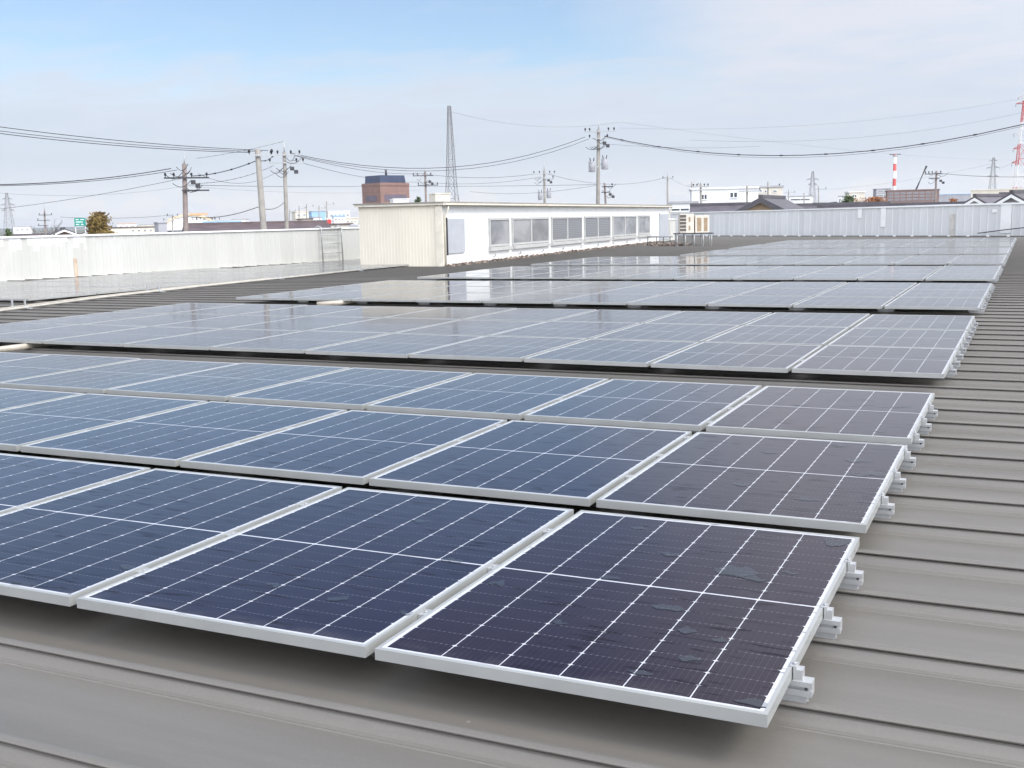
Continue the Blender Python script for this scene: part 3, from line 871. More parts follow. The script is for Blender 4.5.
def ac_unit(label, x0, w, d, h, dark_side):
    o = thing('air_conditioner', label, 'air conditioner', st.matrix_basis @ Vector((x0, -.02, .608)) if False else (stand_o + Matrix.Rotation(.42, 3, 'Z') @ Vector((x0, -.02, .608))), .42, 'outdoor units on the steel stand')
    b = MB(); b.box(0, w, -d / 2, d / 2, 0, h); b.build('casing', M['ac_cream'], o, bevel=.015)
    if dark_side:
        b = MB(); b.box(-.004, w * .44, -d / 2 - .008, -d / 2 - .002, .04, h - .04); g_ = b.build('coil_grille', M['ac_dark'], o)
        b = MB()
        for k in range(5): b.box(-.005, w * .44, -d / 2 - .016, -d / 2 - .0085, .05 + k * (h - .1) / 5, .08 + k * (h - .1) / 5)
        b.build('guard_bar', M['ac_cream'], g_)
        for k in range(2):
            b = MB(); b.box(w * .62, w * .74, -d / 2 - .012, -d / 2 - .002, .12 + k * .36, .32 + k * .36); b.build('handle_recess', M['ac_tan'], o)
    else:
        for (a, c) in ((.14, .44), (.62, .88)):
            b = MB(); b.box(w * a, w * c, -d / 2 - .008, -d / 2 - .002, .07, h - .10); b.build('fan_grille', M['ac_tan'], o)
    return o


ac_unit('taller cream air conditioner with a dark coil side, nearer the roof monitor', -.62, .60, .62, .82, True)
ac_unit('cream air conditioner with two tan grilles, nearer the grey parapet', .03, .60, .60, .74, False)
pf = thing('pipe_rack', 'low steel pipe frame on brown litter at the far end of the roof monitor', 'frame', on_roof(-14.6, 45.6), .42)
b = MB(); b.tube([(-.55, 0, .44), (.35, 0, .44), (.6, -.2, .44)], .035, 8); b.build('pipe', M['steel'], pf)
b = MB()
for xx in (-.5, -.1, .2, .5): b.tube([(xx, -.02, 0), (xx, -.02, .405)], .022, 6)
b.build('leg', M['dark_steel'], pf)
rnd = random.Random(8); b = MB()
for k in range(500):
    c_ = on_roof(-13.9 + rnd.gauss(0, .45), 44.9 + rnd.gauss(0, .35)); c_.z += .02 + rnd.random() * .12
    s_ = rnd.uniform(.03, .09); a1 = Vector((rnd.gauss(0, 1), rnd.gauss(0, 1), rnd.gauss(0, .5))).normalized() * s_; a2 = Vector((rnd.gauss(0, 1), rnd.gauss(0, 1), rnd.gauss(0, .5))).normalized() * s_
    b.add([c_ - a1, c_ + a2, c_ + a1, c_ - a2], [(0, 1, 2, 3)])
structure(b.build('leaf_litter', M['debris'], fix=False), 'stuff')

# ---------------------------------------------------------------- utility poles
def insulator(parent, x, y, z, up=True, s_=1.0):
    b = MB(); b.tube([(x, y, z), (x, y, z + .10 * s_), (x, y, z + .12 * s_), (x, y, z + .26 * s_), (x, y, z + .30 * s_)], [.03 * s_, .03 * s_, .085 * s_, .085 * s_, .03 * s_], 6)
    return b.build('insulator', M['black'], parent)


def pole(px_top, py_top, d, label, arms=(), spike=0, low=None, r=.17, mat='concrete', trans=(), turn=0.0, clutter=0, group='utility poles around the factory'):
    _, yaw = spot(px_top, d)
    top = at(px_top, py_top, d); lo = at(*(low or (px_top + .3, py_top + 25)), d)
    base = lo + (lo - top) * ((GROUND - lo.z) / (lo.z - top.z))
    base.y += 0.0
    o = thing('utility_pole', label, 'utility pole', base, yaw + turn, group)
    inv = Matrix.Rotation(-(yaw + turn), 3, 'Z')
    tl = inv @ (top - base)
    H = tl.z; sx, sy = tl.x / H, tl.y / H
    b = MB(); hs = H - spike
    b.tube([(0, 0, 0), (sx * hs, sy * hs, hs)], [r * 1.15, r * .78], 12); b.build('shaft', M[mat], o)
    if spike:
        b = MB(); b.tube([(sx * hs, sy * hs, hs - .1), (sx * H, sy * H, H)], [.06, .035], 6); b.build('spike', M['steel'], o)
    for (dz, x0, x1, ins) in arms:
        z = H - dz; cx_, cy_ = sx * z, sy * z
        b = MB(); b.box(cx_ + x0, cx_ + x1, cy_ - r - .10, cy_ - r - .012, z - .05, z + .05); a = b.build('crossarm', M['steel'] if mat == 'concrete' else M['dark_steel'], o)
        for q in ins: insulator(a, cx_ + q, cy_ - r - .056, z + .05)
    for (dz, side) in trans:
        z = H - dz; cx_ = sx * z + side * (r + .38)
        b = MB(); b.tube([(cx_, 0, z - .5), (cx_, 0, z + .42)], .30, 14); tr = b.build('transformer', M['porcelain'], o, bevel=.03)
        b = MB(); b.box(min(cx_, sx * z), max(cx_, sx * z), -.05, .05, z - .1, z); b.build('bracket', M['steel'], tr)
        for q in (-.12, .14):
            b = MB(); b.tube([(cx_ + q, 0, z + .43), (cx_ + q * 1.5, 0, z + .75)], [.05, .04], 6); b.build('bushing', M['black'], tr)
    rnd = random.Random(int(px_top))
    for k in range(clutter):                      # jumper loops, small boxes and cable grips near the pole head
        z = H - spike - .2 - rnd.random() * 1.6; a0 = rnd.uniform(-1.3, .2); a1 = a0 + rnd.uniform(.5, 1.4); yy = sy * z - r - .12
        pts_ = [(sx * z + a0 + (a1 - a0) * t, yy, z - .35 * math.sin(PI * t) + .2 * t) for t in (0, .2, .4, .6, .8, 1)]
        b = MB(); b.tube(pts_, .022, 5); b.build('jumper_cable', M['black'], o)
    if clutter:
        for (xx, dz) in ((.55, 1.25), (.85, 1.5)):
            z = H - spike - dz
            b = MB(); b.box(sx * z + xx - .16, sx * z + xx + .16, sy * z - r - .3, sy * z - r - .02, z - .14, z + .14); b.build('switch_box', M['dark_steel'], o, bevel=.02)
    return o


pole(184, 152, 75, 'brown concrete utility pole with four upright insulators, nearest the autumn tree', ((1.75, -1.35, 1.6, (-1.25, -.7, .45, 1.45)), (2.6, -.2, 1.6, ())), .8, (186, 232), .19, 'concrete_brown', clutter=7)
pole(257.5, 149.5, 65, 'thick leaning plain concrete pole with a single crossarm on top', ((.35, -.55, .95, (-.5, .8)),), 0, (263.5, 228), .20, 'concrete')
pole(283.8, 140, 85, 'slim concrete utility pole just right of the thick leaning one', ((1.15, -1.1, 1.25, (-1.0, -.5, .5, 1.15)), (1.75, -1.2, 1.5, (-1.1, .9, 1.4))), .95, (286.8, 228), .17, 'concrete', clutter=6)
pole(598.6, 119, 100, 'tall concrete utility pole with two transformers behind the roof monitor', ((1.15, -1.3, 1.5, (-1.2, -.8, .9, 1.4)), (1.75, -.9, .9, (-.8, .8))), .95, (598, 202), .185, 'concrete', trans=((4.3, -1), (4.1, 1)), clutter=6)
pole(544, 161, 140, 'concrete utility pole with transformers, left of the tall one behind the monitor', ((1.6, -1.4, 1.4, (-1.3, -.6, .7, 1.3)), (2.2, -1.0, 1.2, (1.1,))), 1.2, (544.6, 201), .17, 'concrete', trans=((4.4, -1), (4.2, 1)), clutter=4)
pole(425, 167, 140, 'dark utility pole with two crossarms, left of the big lattice tower', ((1.1, -1.6, 1.0, (-1.5, -1.0, .7)), (2.3, -1.0, 1.6, (-.9, 1.5))), .6, (426, 200), .16, 'concrete_brown', clutter=5)
pole(604.5, 183, 120, 'short dark pole close beside the tall transformer pole', ((.4, -.3, .9, (.8,)), (1.0, -.4, .6, ())), 0, (605.5, 202), .13, 'concrete_brown', clutter=3)
pole(667.5, 170, 170, 'plain utility pole with one crossarm over the right end of the monitor roof', ((1.3, -.8, .9, (-.7, .8)),), 1.0, (667.6, 202), .16, 'concrete')
pole(700.5, 180, 122, 'utility pole with a wide top crossarm before the white flat house', ((.75, -.9, .9, (-.8, -.4, .4, .8)), (1.1, -.7, .7, ())), .45, (701, 202), .14, 'concrete')
pole(936.5, 171, 140, 'dark utility pole with a full crossarm right of the striped chimney', ((.35, -1.4, .7, (-1.3, -.9, -.5, .5)), (.9, -.9, .4, ())), 0, (935.3, 200), .15, 'concrete_brown', clutter=4)
pole(44, 201.5, 190, 'dark utility pole with stacked insulators beside the bare tree at left', ((2.3, -1.0, 1.2, (-.8, 0, 1.1)), (3.2, -1.3, .8, (-1.1,)), (4.1, -1.2, .5, (-1.0,))), 1.6, (45.5, 233), .17, 'concrete_brown')
pole(172.5, 213, 160, 'small utility pole in front of the arched shop', ((.45, -.9, .9, (-.7, .7)), (1.1, -1.4, .5, (-1.2,))), .3, (172.7, 230), .13, 'concrete')
for (px, py, d, lab) in ((299, 206, 250, 'thin far pole, first in the cluster left of the cream end wall'), (306.5, 204, 240, 'thin far pole with an arm, second in the cluster left of the cream end wall'), (319, 205.5, 260, 'thin far pole, third in the cluster left of the cream end wall'),
                         (326.5, 201.5, 230, 'tallest thin far pole with an arm, left of the cream end wall'), (818.5, 186, 220, 'thin tall pole over the dark tiled roofs, right of the gabled house'), (804, 193, 230, 'thin short pole just right of the gabled house'),
                         (788.5, 190, 260, 'far pole behind the ridge of the gabled house'), (768, 182, 140, 'pole with crossarm beside the roof terrace behind the gabled house'), (747, 186, 125, 'thin pole at the right end of the white flat house'),
                         (289.5, 209, 270, 'thin far pole showing just right of the slim concrete pole'), (691.5, 182, 230, 'thin far pole between the monitor and the white flat house')):
    pole(px, py, d, lab, ((.6, -.9, 1.6, (1.4,)),), 0, None, .14, 'concrete', group='far utility poles over the roofs')

# ---------------------------------------------------------------- overhead wires
def wire(pts, r, label, sag=0.0, group='overhead power lines', bumps=0, name='power_line'):
    q = [at(*p) for p in pts]
    out_ = []
    for i in range(len(q) - 1):
        for k in range(14):
            t = k / 14; p = q[i].lerp(q[i + 1], t); p.z -= sag * 4 * t * (1 - t); out_.append(p)
    out_.append(q[-1])
    r *= .78; b = MB(); b.tube(out_, r, 5)
    if bumps:
        for k in range(bumps):
            t = (k + .5) / bumps * (len(out_) - 1); i = int(t); p = out_[i].lerp(out_[i + 1], t - i) if i + 1 < len(out_) else out_[i]
            dd = (out_[min(i + 1, len(out_) - 1)] - out_[max(i - 1, 0)]).normalized() * r * 4
            b.tube([p - dd, p + dd], r * 1.9, 6)
    return tag(b.build(name, M['black']), label, 'power line', group)


wire(((-60, 118.5, 55), (268, 150.5, 67)), .024, 'highest of the cables from the left edge to the thick leaning pole', .25)
wire(((-60, 123, 55), (262, 151.5, 66)), .020, 'second highest cable from the left edge to the thick leaning pole', .25)
wire(((-60, 125.5, 55), (250, 152.5, 65)), .024, 'third of the cables from the left edge to the thick leaning pole', .25)
wire(((-60, 184.5, 62), (171, 168.5, 74)), .036, 'thick cable from the left edge to the brown pole', .35)
wire(((-60, 185.5, 62), (177, 170, 74)), .024, 'thinner cable just under the thick one at left, reaching the brown pole', .35)
wire(((0, 209, 80), (184, 178, 75)), .018, 'thin wire slanting up from the left edge to the brown pole', .15)
wire(((196, 158.5, 78), (283, 141.5, 85)), .013, 'thin beaded wire slanting up to the top of the slim pole', .1, bumps=12)
wire(((192, 176, 75), (258, 160, 66), (274, 155, 84)), .034, 'thick bundled cable from the brown pole to the leaning pole', .2, bumps=8)
wire(((196, 183.5, 75), (274, 165.5, 84)), .017, 'thin beaded cable under the thick bundle between the left poles', .3, bumps=12)
wire(((198, 173.5, 76), (283, 168, 85)), .016, 'slack thin wire drooping between the brown and the slim pole', .9)
wire(((188, 185, 76), (372, 186, 140), (598, 184.5, 105)), .022, 'long level cable from the brown pole to the tall transformer pole', .1)
wire(((60, 217, 150), (172, 215, 158), (186, 216.5, 76), (258, 207, 66), (284, 202.5, 85)), .028, 'low dark cable passing the arched shop and the left poles', .3)
wire(((290, 153, 86), (585, 137, 100)), .030, 'upper cable from the slim pole to the tall transformer pole', 1.9)
wire(((292, 154.5, 86), (590, 138.5, 100)), .024, 'second cable from the slim pole to the tall transformer pole', 2.0)
wire(((292, 155, 86), (421, 173.5, 139), (535, 174, 140)), .026, 'cable from the slim pole by the dark pole to the pole with crossarm', .5)
wire(((292, 160, 86), (421, 182, 139), (540, 177, 140)), .022, 'lower cable from the slim pole by the dark pole towards the monitor', .5)
wire(((548, 174, 140), (667, 177, 170)), .026, 'cable between the left transformer pole and the plain pole over the monitor', 1.2)
wire(((470, 191.5, 135), (598, 185, 104)), .018, 'low cable rising to the tall transformer pole over the monitor roof', .5)
wire(((604, 136, 100), (1060, 115, 78)), .042, 'thick cable from the tall transformer pole out over the far parapet', 2.25, bumps=10)
wire(((606, 137.5, 100), (1060, 116.5, 78)), .016, 'thin cable clipped just under the thick one over the far parapet', 2.3)
wire(((600, 143.5, 100), (760, 146, 130)), .014, 'short thin wire leaving the tall transformer pole to the right', .3)
wire(((690, 140, 300), (1060, 103.5, 330)), .03, 'thin high wire rising right towards the red and white pylon', 4, bumps=0)
wire(((620, 128, 320), (1060, 91, 350)), .025, 'highest thin wire rising right towards the red and white pylon', 4)
wire(((670, 177.5, 170), (700, 186.5, 150), (768, 186, 210)), .018, 'wire from the plain pole to the pole before the white flat house', .5)
wire(((937, 173, 140), (1060, 175.5, 120)), .03, 'cable from the dark pole at right to the right edge', .3)
wire(((0, 193, 300), (186, 186, 300), (420, 190, 420)), .03, 'faint far wire low over the left parapet', 1.5)
wire(((452, 112, 350), (620, 122, 380), (1014, 160, 800)), .035, 'faint far line from the top of the grey lattice tower', 3)
wire(((820, 190, 1000), (991, 164, 900), (1014, 161, 500)), .06, 'faint far line between the grey pylons at right', 3)

# ---------------------------------------------------------------- lattice towers
def stripes_mat(h, n):
    m = bpy.data.materials.new('red_white_bands'); m.use_nodes = True
    t = NT(m.node_tree); b_ = t.n['Principled BSDF']; tc_ = t.new('ShaderNodeTexCoord')
    s = t.new('ShaderNodeSeparateXYZ'); t.l.new(tc_.outputs['Object'], s.inputs[0])
    k = t.m('MODULO', t.m('FLOOR', t.m('DIVIDE', s.outputs[2], h / n)), 2.0)
    t.l.new(t.mix(t.m('GREATER_THAN', k, .5), (.74, .73, .72), (.52, .07, .06)), b_.inputs['Base Color']); b_.inputs['Roughness'].default_value = .6
    return m


def tower(px, py_top, d, label, wb, wt, arms=(), bays=9, r=.12, mat=None, turn=.5, group=None, waist=None):
    base, yaw = spot(px, d); H = at(px, py_top, d).z - GROUND
    o = thing('lattice_tower', label, 'lattice tower', base, yaw + turn, group)
    def hw(z):
        t = z / H
        if waist:
            tz, ww = waist
            return (wb + (ww - wb) * t / tz if t < tz else ww + (wt - ww) * (t - tz) / (1 - tz)) / 2
        return (wb + (wt - wb) * t) / 2
    zs = [H * (1 - (1 - k / bays) ** 1.35) for k in range(bays + 1)]
    b = MB(); cs = ((-1, -1), (1, -1), (1, 1), (-1, 1))
    for k in range(bays):
        z0, z1 = zs[k], zs[k + 1]; a, c = hw(z0), hw(z1)
        for j in range(4):
            p, q = cs[j], cs[(j + 1) % 4]
            b.bar((p[0] * a, p[1] * a, z0), (p[0] * c, p[1] * c, z1), r)
            b.bar((p[0] * a, p[1] * a, z0), (q[0] * c, q[1] * c, z1), r * .55)
            b.bar((q[0] * a, q[1] * a, z0), (p[0] * c, p[1] * c, z1), r * .55)
            b.bar((p[0] * c, p[1] * c, z1), (q[0] * c, q[1] * c, z1), r * .5)
    b.build('lattice_body', mat or M['tower_steel'], o, fix=False)
    for (py, half) in arms:
        z = at(px, py, d).z - GROUND; w_ = hw(z)
        for sgn in (-1, 1):
            b = MB(); tip = (sgn * half, 0, z)
            for (yy, zz2) in ((-w_, 0), (w_, 0), (-w_, half * .22), (w_, half * .22)): b.bar((sgn * w_, yy, z + zz2), tip, r * (1.1 if d > 500 else .7))
            b.bar((sgn * (w_ + half) / 2, -w_ / 2, z), (sgn * (w_ + half) / 2, w_ / 2, z), r * .4)
            a_ = b.build('crossarm', mat or M['tower_steel'], o, fix=False)
            b = MB(); b.tube([(sgn * half, 0, z), (sgn * half, 0, z - half * .32)], r * .7, 5); b.build('insulator_string', M['porcelain'], a_)
    return o


tower(452.5, 107.5, 350, 'slender grey lattice tower without arms rising behind the roof monitor', 5.4, .8, (), 12, .15, turn=.35, waist=(.42, 2.7))
rm = stripes_mat(60, 9)
tower(1022, 88, 350, 'red and white lattice pylon at the right edge', 6.4, 1.4, ((98, 2.6), (105, 3.2), (134, 3.4), (149, 3.4), (163, 3.6)), 10, .15, rm, .2)
tower(991.5, 158, 900, 'grey pylon with three pairs of arms left of the red and white one', 7.5, 1.3, ((161, 3), (168, 5), (176.5, 4.4)), 8, .2, turn=.3)
tower(812, 171.5, 1100, 'pale grey far pylon above the gabled house', 9, 1.5, ((179.5, 6), (184.5, 4.5)), 8, .24, turn=.3)
tower(9.7, 193, 1100, 'grey far pylon with drooping arms at the left edge', 10, 1.6, ((199, 4.5), (205, 7), (210.5, 6)), 8, .24, turn=.3)

# chimney and leaning boom
base, yaw = spot(893.5, 600); H = at(893.5, 155, 600).z - GROUND
ch = thing('chimney', 'red and white banded factory chimney', 'chimney', base, yaw)
b = MB(); b.tube([(0, 0, 0), (0, 0, H)], [1.0, .8], 20); b.build('stack', stripes_mat(H, 9.2), ch)
b = MB(); b.tube([(0, 0, H - .9), (0, 0, H - .3)], 1.15, 20); b.build('gallery', M['steel'], ch)
b = MB(); b.box(-2.9, 2.9, -.15, .15, H - .1, H + .25); b.build('top_bar', M['dark_steel'], ch)
b = MB(); b.tube([at(906, 215, 300), at(913, 196.5, 300), at(926.5, 166, 300)], [.42, .40, .28], 8)
b.tube([at(913, 196.5, 300), at(914.5, 196.5, 300)], .5, 8)
tag(b.build('crane_boom', M['dark_steel']), 'dark slanting crane boom between the chimney and the pole at right', 'crane boom')

# ---------------------------------------------------------------- houses and sheds
def win(parent, x0, x1, z0, z1, y, frame='white', glass='glass_dark'):
    b = MB(); fw = min(.12, (x1 - x0) * .12)
    b.box(x0, x1, y - .10, y - .002, z0, z0 + fw); b.box(x0, x1, y - .10, y - .002, z1 - fw, z1)
    b.box(x0, x0 + fw, y - .10, y - .002, z0 + fw, z1 - fw); b.box(x1 - fw, x1, y - .10, y - .002, z0 + fw, z1 - fw)
    c = (x0 + x1) / 2; b.box(c - fw / 2, c + fw / 2, y - .09, y - .003, z0 + fw, z1 - fw)
    w_ = b.build('window', M[frame], parent)
    b = MB(); b.box(x0 + fw, x1 - fw, y - .05, y - .004, z0 + fw, z1 - fw); b.build('pane', M[glass], w_)
    return w_


def flat_block(name, cat, label, px0, px1, py, d, depth, wall, turn=0, roofmat='grey_wall', windows=(), frame='white', group=None, py_base=None):
    pc = (px0 + px1) / 2; base, yaw = spot(pc, d); w = (px1 - px0) * d / F_PX; H = at(pc, py, d).z - GROUND
    o = thing(name, label, cat, base, yaw + turn, group)
    b = MB(); b.box(-w / 2, w / 2, 0, depth, 0, H); b.build('wall', M[wall], o)
    b = MB(); b.box(-w / 2 - .15, w / 2 + .15, -.15, depth + .15, H, H + .22); b.build('roof', M[roofmat], o)
    for (a0, a1, z0, z1) in windows:
        if z0 > 3: z0, z1 = [(at(pc, q, d).z - GROUND) / H for q in (z1, z0)]
        win(o, -w / 2 + a0 * w, -w / 2 + a1 * w, H * z0, H * z1, 0, frame)
    return o, w, H


def gable_house(label, pxc, py_ridge, d, w, depth, eave_drop, wall, roof_, turn=0, gable_front=True, over=.6, windows=(), group='houses beyond the roof', name='house', ridge='tile'):
    base, yaw = spot(pxc, d); Hr = at(pxc, py_ridge, d).z - GROUND - .36; He = Hr - eave_drop
    o = thing(name, label, 'house', base, yaw + turn, group)
    b = MB()
    if gable_front: b.prism([(-w / 2, 0), (w / 2, 0), (w / 2, He), (0, Hr - .05), (-w / 2, He)], 'y', 0, depth)
    else: b.prism([(0, 0), (depth, 0), (depth, He), (depth / 2, Hr - .05), (0, He)], 'x', -w / 2, w / 2)
    b.build('wall', M[wall], o)
    th = .18
    b = MB(); half = (w if gable_front else depth) / 2; sl = eave_drop / half; e = half + over
    for sgn in (-1, 1):
        pl = [(0, Hr), (sgn * e, Hr - sl * e), (sgn * e, Hr - sl * e + th), (0, Hr + th)]
        if gable_front: b.prism(pl, 'y', -over, depth + over)
        else: b.prism([(depth / 2 + p[0], p[1]) for p in pl], 'x', -w / 2 - over, w / 2 + over)
    rf = b.build('roof', M[roof_], o)
    b = MB()
    if gable_front: b.box(-.18, .18, -over, depth + over, Hr + th - .06, Hr + th + .2)
    else: b.box(-w / 2 - over, w / 2 + over, depth / 2 - .18, depth / 2 + .18, Hr + th - .06, Hr + th + .2)
    b.build('ridge_cap', M[ridge], rf)
    if gable_front:
        b = MB()
        for sgn in (-1, 1):
            b.prism([(0, Hr - .28), (sgn * e, Hr - sl * e - .28), (sgn * e, Hr - sl * e - .005), (0, Hr - .005)], 'y', -over - .02, -over + .07)
        b.build('bargeboard', M['tile'] if wall == 'beige_wall' else M['white'], rf)
    for (x0, x1, z0, z1) in windows: win(o, x0, x1, z0, z1, 0)
    return o


# right side, near
gable_house('gabled house with a beige gable wall and dark tiled roof behind the far parapet', 762, 195.0, 92, 12.0, 9, 3.1, 'beige_wall', 'tile', turn=-.2, over=.7)
gable_house('house with a long purple-grey tiled roof left of the beige gable', 720, 202.6, 100, 4.6, 8, 1.7, 'cream_wall', 'tile_purple', turn=.0, gable_front=False, over=.5)
flat_block('house', 'house', 'white flat-roofed house with two dark windows above the purple-grey roof', 692, 757, 189, 132, 9, 'white_wall', .05, 'white_wall', ((.14, .24, 193.5, 199.6), (.57, .70, 192, 198.5)), group='houses beyond the roof')
o, w_, H_ = flat_block('house', 'house', 'small roof terrace with open arches behind the ridge of the gabled house', 754, 782, 187.5, 150, 6, 'cream_wall', .05, 'grey_wall', ((.06, .30, 189, 192.5), (.36, .52, 190, 192.8), (.66, .80, 190, 192.8)), group='houses beyond the roof')
flat_block('shed', 'shed', 'low white wall and grey-windowed shed between the monitor and the air conditioners', 669, 697, 203.5, 112, 6, 'white_wall', 0, 'grey_wall', ((.05, .75, 207.5, 211.8),))
gable_house('dark low roof right of the gabled house', 833, 202.5, 120, 12, 9, 1.2, 'grey_wall', 'tile', turn=.1, gable_front=False)
gable_house('small white gable house among the dark roofs, left of the green tree', 835, 202, 150, 3.4, 6, 1.3, 'cream_wall', 'tile_brown', turn=.1)
gable_house('long dark low roof below the striped chimney', 893, 203.4, 110, 14, 8, 1.0, 'grey_wall', 'tile_purple', turn=.0, gable_front=False)
gable_house('dark tiled house roof left of the white gable', 929, 202.2, 125, 9, 8, 1.0, 'grey_wall', 'tile', turn=-.1, gable_front=False)
gable_house('white gabled house with pale bargeboards behind the far parapet', 976, 194.0, 105, 3.4, 9, 1.0, 'white_wall', 'tile_purple', turn=-.35, over=.5, ridge='tile_purple')
gable_house('grey gabled house with dark tiles at the right edge', 1013, 190.3, 98, 5.4, 9, 1.5, 'grey_wall', 'tile', turn=-.4, over=.5)
gable_house('dark tiled house beyond the right edge', 1075, 190, 105, 11, 9, 2.2, 'cream_wall', 'tile', turn=.2, gable_front=False)
flat_block('warehouse', 'warehouse', 'cream flat warehouse behind the roofs at right', 974, 1060, 189.5, 230, 30, 'cream_wall', 0, 'cream_wall')
flat_block('apartment_block', 'building', 'brown apartment building with rows of windows behind the crane boom', 888, 937, 190.5, 260, 12, 'brick_grey', .05, 'brick_grey', tuple((.03 + k * .12, .11 + k * .12, z, z + 1.6) for k in range(8) for z in (192.2, 195.4, 198.6)), frame='grey_wall')
flat_block('building', 'building', 'small pale block just right of the green tree', 849, 864, 192.5, 200, 8, 'cream_wall', .1, 'white_wall', ((.2, .5, 194.5, 197.5),))
flat_block('building', 'building', 'pale blue-grey far hall between the brown apartments and the cream warehouse', 940, 976, 194.5, 420, 25, 'grey_wall', 0, 'blue')
flat_block('building', 'building', 'grey far block just left of the striped chimney', 876, 890, 189, 420, 12, 'grey_wall', .1, 'grey_wall', ((.1, .9, 191, 192.5), (.1, .9, 194.5, 196)))
flat_block('building', 'building', 'long low white building behind the left end of the far roofs', 788, 812, 196.5, 330, 14, 'white_wall', 0, 'grey_wall', ((.1, .9, 198.5, 200.5),))

# behind the monitor
base, yaw = spot(396, 500)
ht = thing('brick_tower_block', 'red-brown brick tower block with a dark blue roof storey behind the monitor', 'building', base, yaw + .62)
k5 = 500 / F_PX; Hh = at(391, 183, 500).z - GROUND; Hb = at(391, 175.5, 500).z - GROUND
wl_, wr_ = 16.0, 14.5
b = MB(); b.box(-wl_ * .5, wl_ * .5, 0, wr_, 0, Hh); b.build('wall', M['brick'], ht)
b = MB(); b.prism([(-wl_ * .44, Hh + .01), (wl_ * .44, Hh + .01), (wl_ * .40, Hb), (-wl_ * .42, Hb)], 'y', 1.2, wr_ - 1.2); b.build('roof_storey', M['blue_roof'], ht)
b = MB(); b.box(-wl_ * .5 - .15, wl_ * .5 + .15, -.15, wr_ + .15, Hh - 1.2, Hh - .5); b.build('cornice', M['brick'], ht)
for z in (.28, .47, .66):
    b = MB(); b.box(-wl_ * .36, wl_ * .40, -.12, -.005, Hh * z, Hh * z + 2.9); b.build('window', M['mauve'], ht)
    b = MB(); b.box(-wl_ * .5 - .12, -wl_ * .5 - .005, wr_ * .2, wr_ * .8, Hh * z, Hh * z + 2.6); b.build('window', M['mauve'], ht)
    b = MB(); b.box(wl_ * .5 + .005, wl_ * .5 + .12, wr_ * .2, wr_ * .8, Hh * z, Hh * z + 2.6); b.build('window', M['mauve'], ht)
b = MB(); b.tube([(-1, 5, Hb), (-1, 5, Hb + 2.6)], .5, 6); b.build('mast', M['dark_steel'], ht)
flat_block('building', 'building', 'pale flat rooftop hut right of the dark pole behind the monitor', 436, 451, 194, 260, 8, 'cream_wall', .2, 'cream_wall', ((.1, .4, 195.3, 197),))
flat_block('building', 'building', 'pale far block under the brick tower block', 394, 410, 199.5, 260, 8, 'white_wall', .1, 'white_wall')

# left side
gable_house('brown sheet-roofed hall behind the white parapet, below the leaning pole', 262, 221.5, 118, 14.5, 10, 1.1, 'grey_wall', 'tile_brown', turn=.12, gable_front=False, over=.6, ridge='tile_brown')
gable_house('dark-roofed hut left of the green road sign', 64, 227.3, 170, 6.4, 8, 1.25, 'brick', 'tile', turn=.05, over=.6)
gable_house('red-brown roof peeping out between the green sign and the autumn tree', 90, 229.3, 180, 9, 8, 1.5, 'brick', 'tile_brown', turn=-.3, over=.5)
flat_block('warehouse', 'warehouse', 'long low cream building with small windows right of the autumn tree', 112, 162, 227.6, 230, 12, 'cream_wall', 0, 'tile_brown', tuple((.40 + k * .11, .45 + k * .11, 229.3, 231.5) for k in range(6)))
# arched shop
base, yaw = spot(192, 240); ks = 240 / F_PX
shp = thing('arched_shop', 'white shop front with a yellow and orange arch and a row of dark letters', 'shop', base, yaw)
zz0 = lambda py: at(192, py, 240).z - GROUND
b = MB(); b.box(-28 * ks, 40 * ks, .4, 12, 0, zz0(224)); b.build('wall', M['white_wall'], shp)
b = MB(); pl = []
for k in range(19):
    a = PI * k / 18; pl.append((-2 * ks + 30 * ks * math.cos(a), zz0(236) + (zz0(215.5) - zz0(236)) * math.sin(a)))
b.prism(pl, 'y', 0, .38); b.build('arch_panel', M['white_wall'], shp)
b = MB(); n_ = 18
for k in range(n_):
    a0, a1 = PI * k / n_, PI * (k + 1) / n_
    f0 = lambda a, s_: (-2 * ks + 30 * ks * s_ * math.cos(a), zz0(236) + (zz0(214.2) - zz0(236)) * s_ * math.sin(a))
    b.prism([f0(a0, 1.03), f0(a1, 1.03), f0(a1, .93), f0(a0, .93)], 'y', -.15, .2)
b.build('arch_band', M['yellow'], shp)
b = MB(); b.box(-1.5 * ks, 16 * ks, -.25, -.16, zz0(215.2), zz0(213.2)); b.build('top_board', M['orange'], shp)
rnd = random.Random(2)
b = MB(); xx = 0 * ks
while xx < 28 * ks:                              # a row of dark letters too small to read in the photograph
    ww = rnd.uniform(.35, .6); z0 = zz0(220.2) + rnd.uniform(-.05, .05)
    for _ in range(3):
        a = rnd.uniform(0, ww * .6); c = rnd.uniform(0, .5); b.box(xx + a, xx + a + rnd.choice((.12, ww * .5)), -.03, -.004, z0 + c * .4, z0 + c * .4 + rnd.choice((.5, .13)))
    xx += ww + .28
b.build('lettering', M['brown_trim'], shp, fix=False)
b = MB(); b.box(-24 * ks, -3 * ks, -.2, .1, 0, zz0(230)); b.build('entrance', M['glass_dark'], shp)
base, yaw = spot(217, 200); ks = 200 / F_PX; zz1 = lambda py: at(217, py, 200).z - GROUND
bs = thing('blue_shop', 'pale blue shop with green glazing and a round white sign', 'shop', base, yaw)
b = MB(); b.box(-14 * ks, 24 * ks, .2, 9, 0, zz1(221)); b.build('wall', M['blue'], bs)
b = MB(); b.box(-8.6 * ks, 6 * ks, .05, .19, zz1(231), zz1(223.5)); b.build('window', M['green_glass'], bs)
